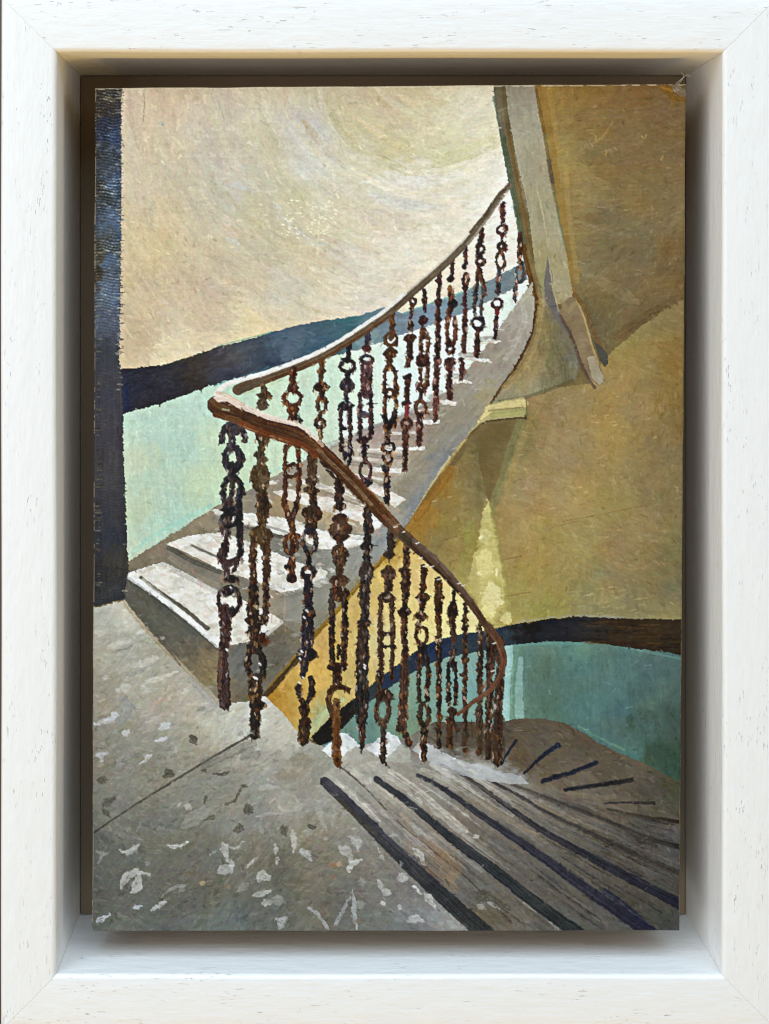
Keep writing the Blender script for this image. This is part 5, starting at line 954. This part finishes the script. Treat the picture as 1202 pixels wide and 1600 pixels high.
bal((46, 42, 48), [('s', [(347, 690), (349, 672), (362, 662), (378, 672), (384, 688)], 9), ('b', 365, 670, 30, 20), ('s', [(362, 672), (364, 700)], 9), ('b', 363, 696, 18, 12), ('r', 364, 716, 12, 17, 9, (56, 54, 62)), ('s', [(362, 730), (361, 748)], (17, 10)), ('s', [(349, 770), (352, 752), (362, 744), (374, 752), (380, 770)], 8), ('s', [(348, 768), (352, 790), (356, 812)], 9), ('s', [(375, 762), (373, 792), (375, 826), (376, 868)], 9, (36, 34, 44)), ('s', [(364, 752), (361, 780), (356, 830), (352, 868)], 8, (60, 50, 46)), ('b', 360, 796, 34, 9), ('r', 358, 812, 12, 10, 5), ('s', [(346, 816), (348, 832)], 7, (70, 56, 52)), ('s', [(350, 852), (345, 870), (356, 880), (376, 872)], 9, (58, 40, 36)), ('s', [(372, 876), (366, 890)], 7, (60, 44, 44)), ('s', [(352, 880), (356, 900)], 9, (62, 42, 42)), ('b', 362, 905, 22, 12), ('b', 355, 923, 20, 17, (24, 24, 34)), ('r', 358, 938, 17, 22, 5, (46, 36, 36)), ('b', 358, 958, 22, 12), ('s', [(352, 950), (353, 982), (350, 1012)], 14, (76, 48, 40)), ('b', 363, 956, 10, 16, (56, 54, 58)), ('s', [(350, 1012), (349, 1060), (352, 1100)], (13, 17), (58, 38, 36)), ('s', [(346, 1020), (344, 1075)], 4, (116, 82, 66))],
    [(360, 917), (367, 717), (354, 1015)], lab='painted newel like baluster with a domed open head at the turn of the rail')

# lower handrail: thick, brown, pale top, twisting down to the right
lo = [(338, 632), (360, 640), (390, 655), (430, 668), (465, 680), (492, 696), (520, 722), (552, 755), (585, 790), (612, 818), (632, 838), (665, 866), (698, 898), (726, 930), (748, 960), (766, 986)]
R_LR = region('painted_handrail', 'painted reddish brown lower handrail twisting away downward')
stroke([(764, 980), (780, 1004), (787, 1030), (783, 1054), (766, 1078), (744, 1094), (716, 1116)], (96, 64, 46), (12, 6), R_LR, .95, rough=.9, ser=.8, bris=.06, h=1.0)
stroke(lo[:10], (76, 47, 22), (28, 20), R_LR, 1, rough=.9, bris=.06, h=1.3)
stroke(lo[9:], (86, 64, 46), (19, 10), R_LR, 1, rough=.8, bris=.05, h=1.2)
stroke([(338, 648), (362, 654), (400, 672), (440, 686), (470, 694), (494, 712)], (104, 54, 22), 10, R_LR, .9, dry=.15, h=.8)
stroke([(350, 644), (375, 652), (400, 664)], (58, 32, 14), 4, R_LR, .8, dry=.1)
stroke([(370, 632), (400, 648), (440, 662), (480, 678)], (64, 40, 18), 4, R_LR, .7, dry=.2)
stroke([(420, 662), (450, 668), (480, 684), (505, 706)], (140, 92, 50), 4, R_LR, .6, dry=.4)
stroke([(338, 624), (356, 622), (372, 632), (392, 640), (420, 652), (445, 658), (470, 666), (492, 684), (504, 696)], (218, 200, 186), (11, 5), R_LR, .95, rough=.9, dry=.12, h=1.2)
stroke([(340, 614), (356, 618), (380, 632)], (206, 176, 150), 6, R_LR, .7, dry=.25)
stroke([(332, 626), (340, 634), (356, 640)], (96, 66, 34), 9, R_LR, .95)
stroke([(337, 646), (352, 652), (372, 656)], (92, 60, 30), 9, R_LR, .95)
stroke([(348, 640), (358, 641)], (170, 190, 160), 3, None, .6)
stroke([(498, 704), (520, 726), (548, 752), (580, 788)], (146, 122, 96), 6, R_LR, .6, dry=.35)
stroke([(535, 752), (562, 780), (590, 806)], (60, 40, 20), 5, R_LR, .6, dry=.3)
stroke([(498, 690), (530, 722), (560, 748), (600, 792), (622, 820)], (126, 74, 36), 4, R_LR, .6, dry=.3)
stroke([(600, 806), (622, 828)], (134, 92, 66), 5, R_LR, .6, dry=.3)
stroke([(646, 844), (676, 868), (706, 900), (736, 938)], (112, 96, 84), 7, R_LR, .7, dry=.25)
stroke([(638, 848), (664, 874), (690, 898), (716, 926)], (50, 38, 30), 5, R_LR, .8, dry=.2)
stroke([(626, 836), (640, 846)], (58, 52, 36), 8, R_LR, .8, dry=.15)
stroke([(770, 1040), (766, 1060), (752, 1078)], (132, 84, 66), 6, R_LR, .6, dry=.3)
for k in range(16):      # scuffed paint beside the rail
    x = random.uniform(498, 520); y = 718 + (x - 498) * 1.3
    stroke([(x, y), (x + 8, y + 4)], (56, 40, 28), 2.4, None, .8, h=.8)
for (x, y) in ((628, 832), (650, 849), (655, 873), (662, 885), (672, 886), (638, 862), (684, 906), (716, 912), (722, 915), (616, 824), (566, 790), (770, 1006), (768, 1049)):
    stroke([(x, y), (x + 5, y - 1.5)], (222, 214, 198), 2, None, .8, h=1.0)
# dark muddle at the foot of the far balusters
for k in range(46):
    x = random.uniform(690, 790); y = random.uniform(1128, 1186)
    if y < 1150 + (x - 690) * .45: dab_core(x, y, 1.55, random.uniform(12, 34), random.uniform(4, 8), c3(random.choice(((66, 52, 38), (78, 58, 40), (58, 50, 42), (74, 48, 24)))), .55, None, .4)

for k in range(9500):
    j, i = int(rng.integers(4, NY - 4)), int(rng.integers(4, NX - 4))
    c = IMG[j, i] + rng.normal(0, .022) + rng.normal(0, .008, 3)
    dab_core(float(PX[j, i]), float(PY[j, i]), rng.choice((-.5, .1, .9, 1.5)) + rng.normal(0, .4), rng.uniform(5, 12), rng.uniform(2.2, 4.5), c, rng.uniform(.35, .8), None, rng.uniform(.1, .6), None, .3)
# amber resin stain in the corner
stroke([(1040, 138), (1055, 150), (1068, 152)], (120, 86, 26), 15, None, .75, dry=.1, rough=2)
stroke([(1052, 152), (1052, 166)], (126, 94, 34), 7, None, .6, dry=.2)
stroke([(1035, 136), (1050, 142)], (150, 112, 36), 4, None, .7)

# gritty ground: short scratches, grain of the board, faint tone noise
for k in range(520):
    x = random.uniform(200, 1055); y = random.uniform(145, 1445)
    j = min(NY - 1, max(0, int((y - 135) / 1319 * NY))); i = min(NX - 1, max(0, int((x - 146) / 919 * NX)))
    c = IMG[j, i] * 255; d = random.choice((-22, -14, 18, 26, 34))
    a = random.gauss(-.12, .35) if random.random() < .8 else random.uniform(0, 3)
    L = random.uniform(3, 13)
    stroke([(x, y), (x + L * math.cos(a), y + L * math.sin(a))], tuple(c + d), random.uniform(1.1, 2.0), None, .55, h=.45 if d > 0 else -.3)
lines = vnoise(38, 2.2, 21) * .6 + vnoise(90, 3.4, 22) * .5
cols = vnoise(2.4, 46, 23)
gm = np.clip(.45 + .55 * PATCH2 + .3 * HUE2, .12, 1.0)
IMG *= 1 + (gm * (.024 * lines + .014 * cols) + .022 * FINE + .018 * SERF)[..., None]
HGT += gm * (.24 * lines + .14 * cols) + .16 * FINE + .12 * PATCH + .12 * SERF

# pale rim: light caught by the top bevel painted in, broken gesso along the edges
edge = np.minimum.reduce([uu * 924, (1 - uu) * 924, vv * 1321, (1 - vv) * 1321])
top_e = vv * 1321; lef_e = uu * 924; rig_e = (1 - uu) * 924; bot_e = (1 - vv) * 1321
en = .5 + .32 * vnoise(9, 9, 31) + .3 * SERF; en2 = vnoise(30, 30, 32)
for (e, wid, thr, c) in ((top_e, 2.6, .18, (222, 212, 190)), (lef_e, 1.7, .5, (186, 172, 146)), (rig_e, 1.8, .62, (170, 142, 96)), (bot_e, 1.6, .72, (120, 118, 108))):
    m = ((e < wid * (.6 + .8 * en)) & (en + .35 * en2 > thr))[..., None]
    IMG[:] = np.where(m, IMG * .45 + .55 * (c3(c) + .06 * FINE[..., None]), IMG)

# paint sits in crisp separate touches: lift each against its surroundings
def boxblur(a, r):
    for ax in (0, 1):
        p = np.concatenate([np.repeat(np.take(a, [0], ax), r + 1, ax), a, np.repeat(np.take(a, [-1], ax), r, ax)], ax).cumsum(ax, dtype=np.float64)
        n = a.shape[ax]; a = (np.take(p, range(2 * r + 1, 2 * r + 1 + n), ax) - np.take(p, range(0, n), ax)) / (2 * r + 1)
    return a.astype(np.float32)
IMG = IMG + .24 * (IMG - boxblur(IMG, 2)) + .20 * (IMG - boxblur(IMG, 9))
IMG = .47 + (IMG - .47) * 1.06
IMG = np.clip(IMG, .03, .97)

# ------------------------------------------------------------------ build the painted sheet as relief, one patch per motif
HGT = HGT - HGT.mean()
HGT = np.tanh(HGT * .45) / .45
Z = ZP + HGT * .000070
drop = np.clip(1 - edge / 2.6, 0, 1)
Z = Z - .0006 * drop ** 2
WX = wx(PX, PDEP) + .00010 * vnoise(60, 60, 41) * (drop > .3); WY = wy(PY, PDEP) + .00010 * vnoise(55, 60, 42) * (drop > .3)
lin = np.where(IMG <= .04045, IMG / 12.92, ((IMG + .055) / 1.055) ** 2.4).astype(np.float32)

painting = empty('painting', (0, 0, 0))
tag(painting, 'small oil painting on panel of a winding stone staircase with ornate iron balusters', 'painting')

RID[(RID == R_GROUND) & (PX < 775) & (PY > 600) & (PY < 830)] = R_LED
RID[(RID == R_RW) & (PY < 662) & (PX < 830) & (PY > 617)] = R_LED
for k in range(60):
    g = RID == R_GROUND
    if not g.any(): break
    for sh in ((0, 1), (1, 0), (0, -1), (-1, 0)):
        nb = np.roll(RID, sh, (0, 1)); t_ = (RID == R_GROUND) & (nb != R_GROUND); RID[t_] = nb[t_]
from collections import deque
def tidy(r):
    todo = RID == r; parts_ = []
    lab_ = np.zeros(RID.shape, bool)
    for j, i in zip(*np.nonzero(todo)):
        if lab_[j, i]: continue
        dq = deque([(j, i)]); lab_[j, i] = True; pts = []
        while dq:
            a, b = dq.popleft(); pts.append((a, b))
            for c, e in ((a, b + 1), (a + 1, b), (a, b - 1), (a - 1, b)):
                if 0 <= c < NY and 0 <= e < NX and todo[c, e] and not lab_[c, e]: lab_[c, e] = True; dq.append((c, e))
        parts_.append(pts)
    parts_.sort(key=len, reverse=True)
    for pts in parts_[1:]:
        if len(pts) > 1500: continue
        for a, b in pts: RID[a, b] = R_GROUND
def spread(avoid=-1):
    for k in range(80):
        if not (RID == R_GROUND).any(): break
        for sh in ((0, 1), (1, 0), (0, -1), (-1, 0)):
            nb = np.roll(RID, sh, (0, 1)); t_ = (RID == R_GROUND) & (nb != R_GROUND) & (nb != avoid); RID[t_] = nb[t_]
for r in (R_RW, R_LED, R_SOF): tidy(r); spread(r)
qid = RID[:-1, :-1]
base = (np.arange(NY - 1)[:, None] * NX + np.arange(NX - 1)[None, :])
co = np.stack([WX, WY, Z], -1).reshape(-1, 3).astype(np.float32)
lc = np.concatenate([lin.reshape(-1, 3), np.ones((NX * NY, 1), np.float32)], 1)
# normals of the whole sheet so that patches meet without seams
gy, gx = np.gradient(Z.astype(np.float64)); stepx = (WX[:, -1].mean() - WX[:, 0].mean()) / (NX - 1); stepy = (WY[-1].mean() - WY[0].mean()) / (NY - 1)
nrm = np.stack([-gx / stepx, -gy / stepy, np.ones_like(gx)], -1); nrm /= np.linalg.norm(nrm, axis=-1, keepdims=True)
nrm = nrm.reshape(-1, 3)
for rid, (name, lab) in enumerate(REG):
    b0 = base[qid == rid]
    if len(b0) < 12: continue
    quads = np.stack([b0, b0 + NX, b0 + NX + 1, b0 + 1], -1)
    used, inv = np.unique(quads, return_inverse=True)
    n, q = len(used), len(b0)
    me = bpy.data.meshes.new(name)
    me.vertices.add(n); me.vertices.foreach_set('co', co[used].ravel())
    me.loops.add(q * 4); me.loops.foreach_set('vertex_index', inv.ravel().astype(np.int32))
    me.polygons.add(q)
    me.polygons.foreach_set('loop_start', np.arange(0, q * 4, 4, dtype=np.int32))
    me.polygons.foreach_set('use_smooth', np.ones(q, bool))
    me.update(calc_edges=True)
    at = me.color_attributes.new('paint', 'FLOAT_COLOR', 'POINT')
    at.data.foreach_set('color', lc[used].ravel())
    me.normals_split_custom_set_from_vertices(nrm[used])
    o = obj(name, me, M_PAINT, painting)
    if lab: o['label'] = lab

# board under the paint, and the block that floats it in the frame
def quad_prism(name, c, z0, z1, inset=0.0):
    cx = sum(p[0] for p in c) / 4; cy = sum(p[1] for p in c) / 4
    bm = bmesh.new(); lo_, hi_ = [], []
    for (x, y) in c:
        X, Y = wx(x, PDEP), wy(y, PDEP)
        X -= inset * (1 if x > cx else -1); Y += inset * (1 if y > cy else -1)
        lo_.append(bm.verts.new((X, Y, z0))); hi_.append(bm.verts.new((X, Y, z1)))
    bm.faces.new(hi_); bm.faces.new(lo_[::-1])
    for k in range(4): bm.faces.new((lo_[k], lo_[(k + 1) % 4], hi_[(k + 1) % 4], hi_[k]))
    bmesh.ops.recalc_face_normals(bm, faces=bm.faces)
    bmesh.ops.bevel(bm, geom=bm.edges[:], offset=.0002, segments=1, affect='EDGES')
    me = bpy.data.meshes.new(name); bm.to_mesh(me); bm.free(); return me
corners = [C_TL, C_TR, C_BR, C_BL]
obj('panel', quad_prism('panel', corners, ZP - .0075, ZP - .00045, .00006), M_EDGE, painting)
obj('mounting_block', quad_prism('mounting_block', corners, zb, ZP - .0075, .0018), M_BLOCK, painting)

# chip of clear resin on the corner of the panel, with two stray fibres
r2 = np.random.default_rng(5)
bm = bmesh.new(); bmesh.ops.create_icosphere(bm, subdivisions=2, radius=1.0)
ccx, ccy = wx(1061, PDEP), wy(142, PDEP)
for v in bm.verts:
    s = 1 + .22 * math.sin(4 * v.co.x + 2) * math.cos(5 * v.co.y) + r2.normal(0, .05)
    x, y, z = v.co * s
    v.co = (ccx + (x * 12 - y * 2) * K, ccy + (y * 9 - x * 4) * K, ZP - .0001 + max(z, -.2) * .0009)
me = bpy.data.meshes.new('resin_chip'); bm.to_mesh(me); bm.free()
rc = obj('resin_chip', me, M_RESIN, painting); rc['label'] = 'clear glossy chip of resin stuck to the corner of the panel'
def fibre(pts, rad):
    cu = bpy.data.curves.new('fibre', 'CURVE'); cu.dimensions = '3D'; cu.bevel_depth = rad; cu.bevel_resolution = 1
    sp = cu.splines.new('POLY'); P = spline(pts, 2.0); sp.points.add(len(P) - 1)
    for k, p in enumerate(P): sp.points[k].co = (wx(p[0], PDEP), wy(p[1], PDEP), ZP + .0002 + .0009 * math.sin(math.pi * k / len(P)), 1)
    o = bpy.data.objects.new('fibre', cu); col.objects.link(o)
    dg = bpy.context.evaluated_depsgraph_get(); me = bpy.data.meshes.new_from_object(o.evaluated_get(dg))
    bpy.data.objects.remove(o); me.materials.clear()
    return obj('fibre', me, M_FIBRE, painting)
fibre([(1056, 131), (1064, 124), (1072, 118), (1078, 121)], .00005)
fibre([(1060, 132), (1067, 120), (1064, 114)], .00004)
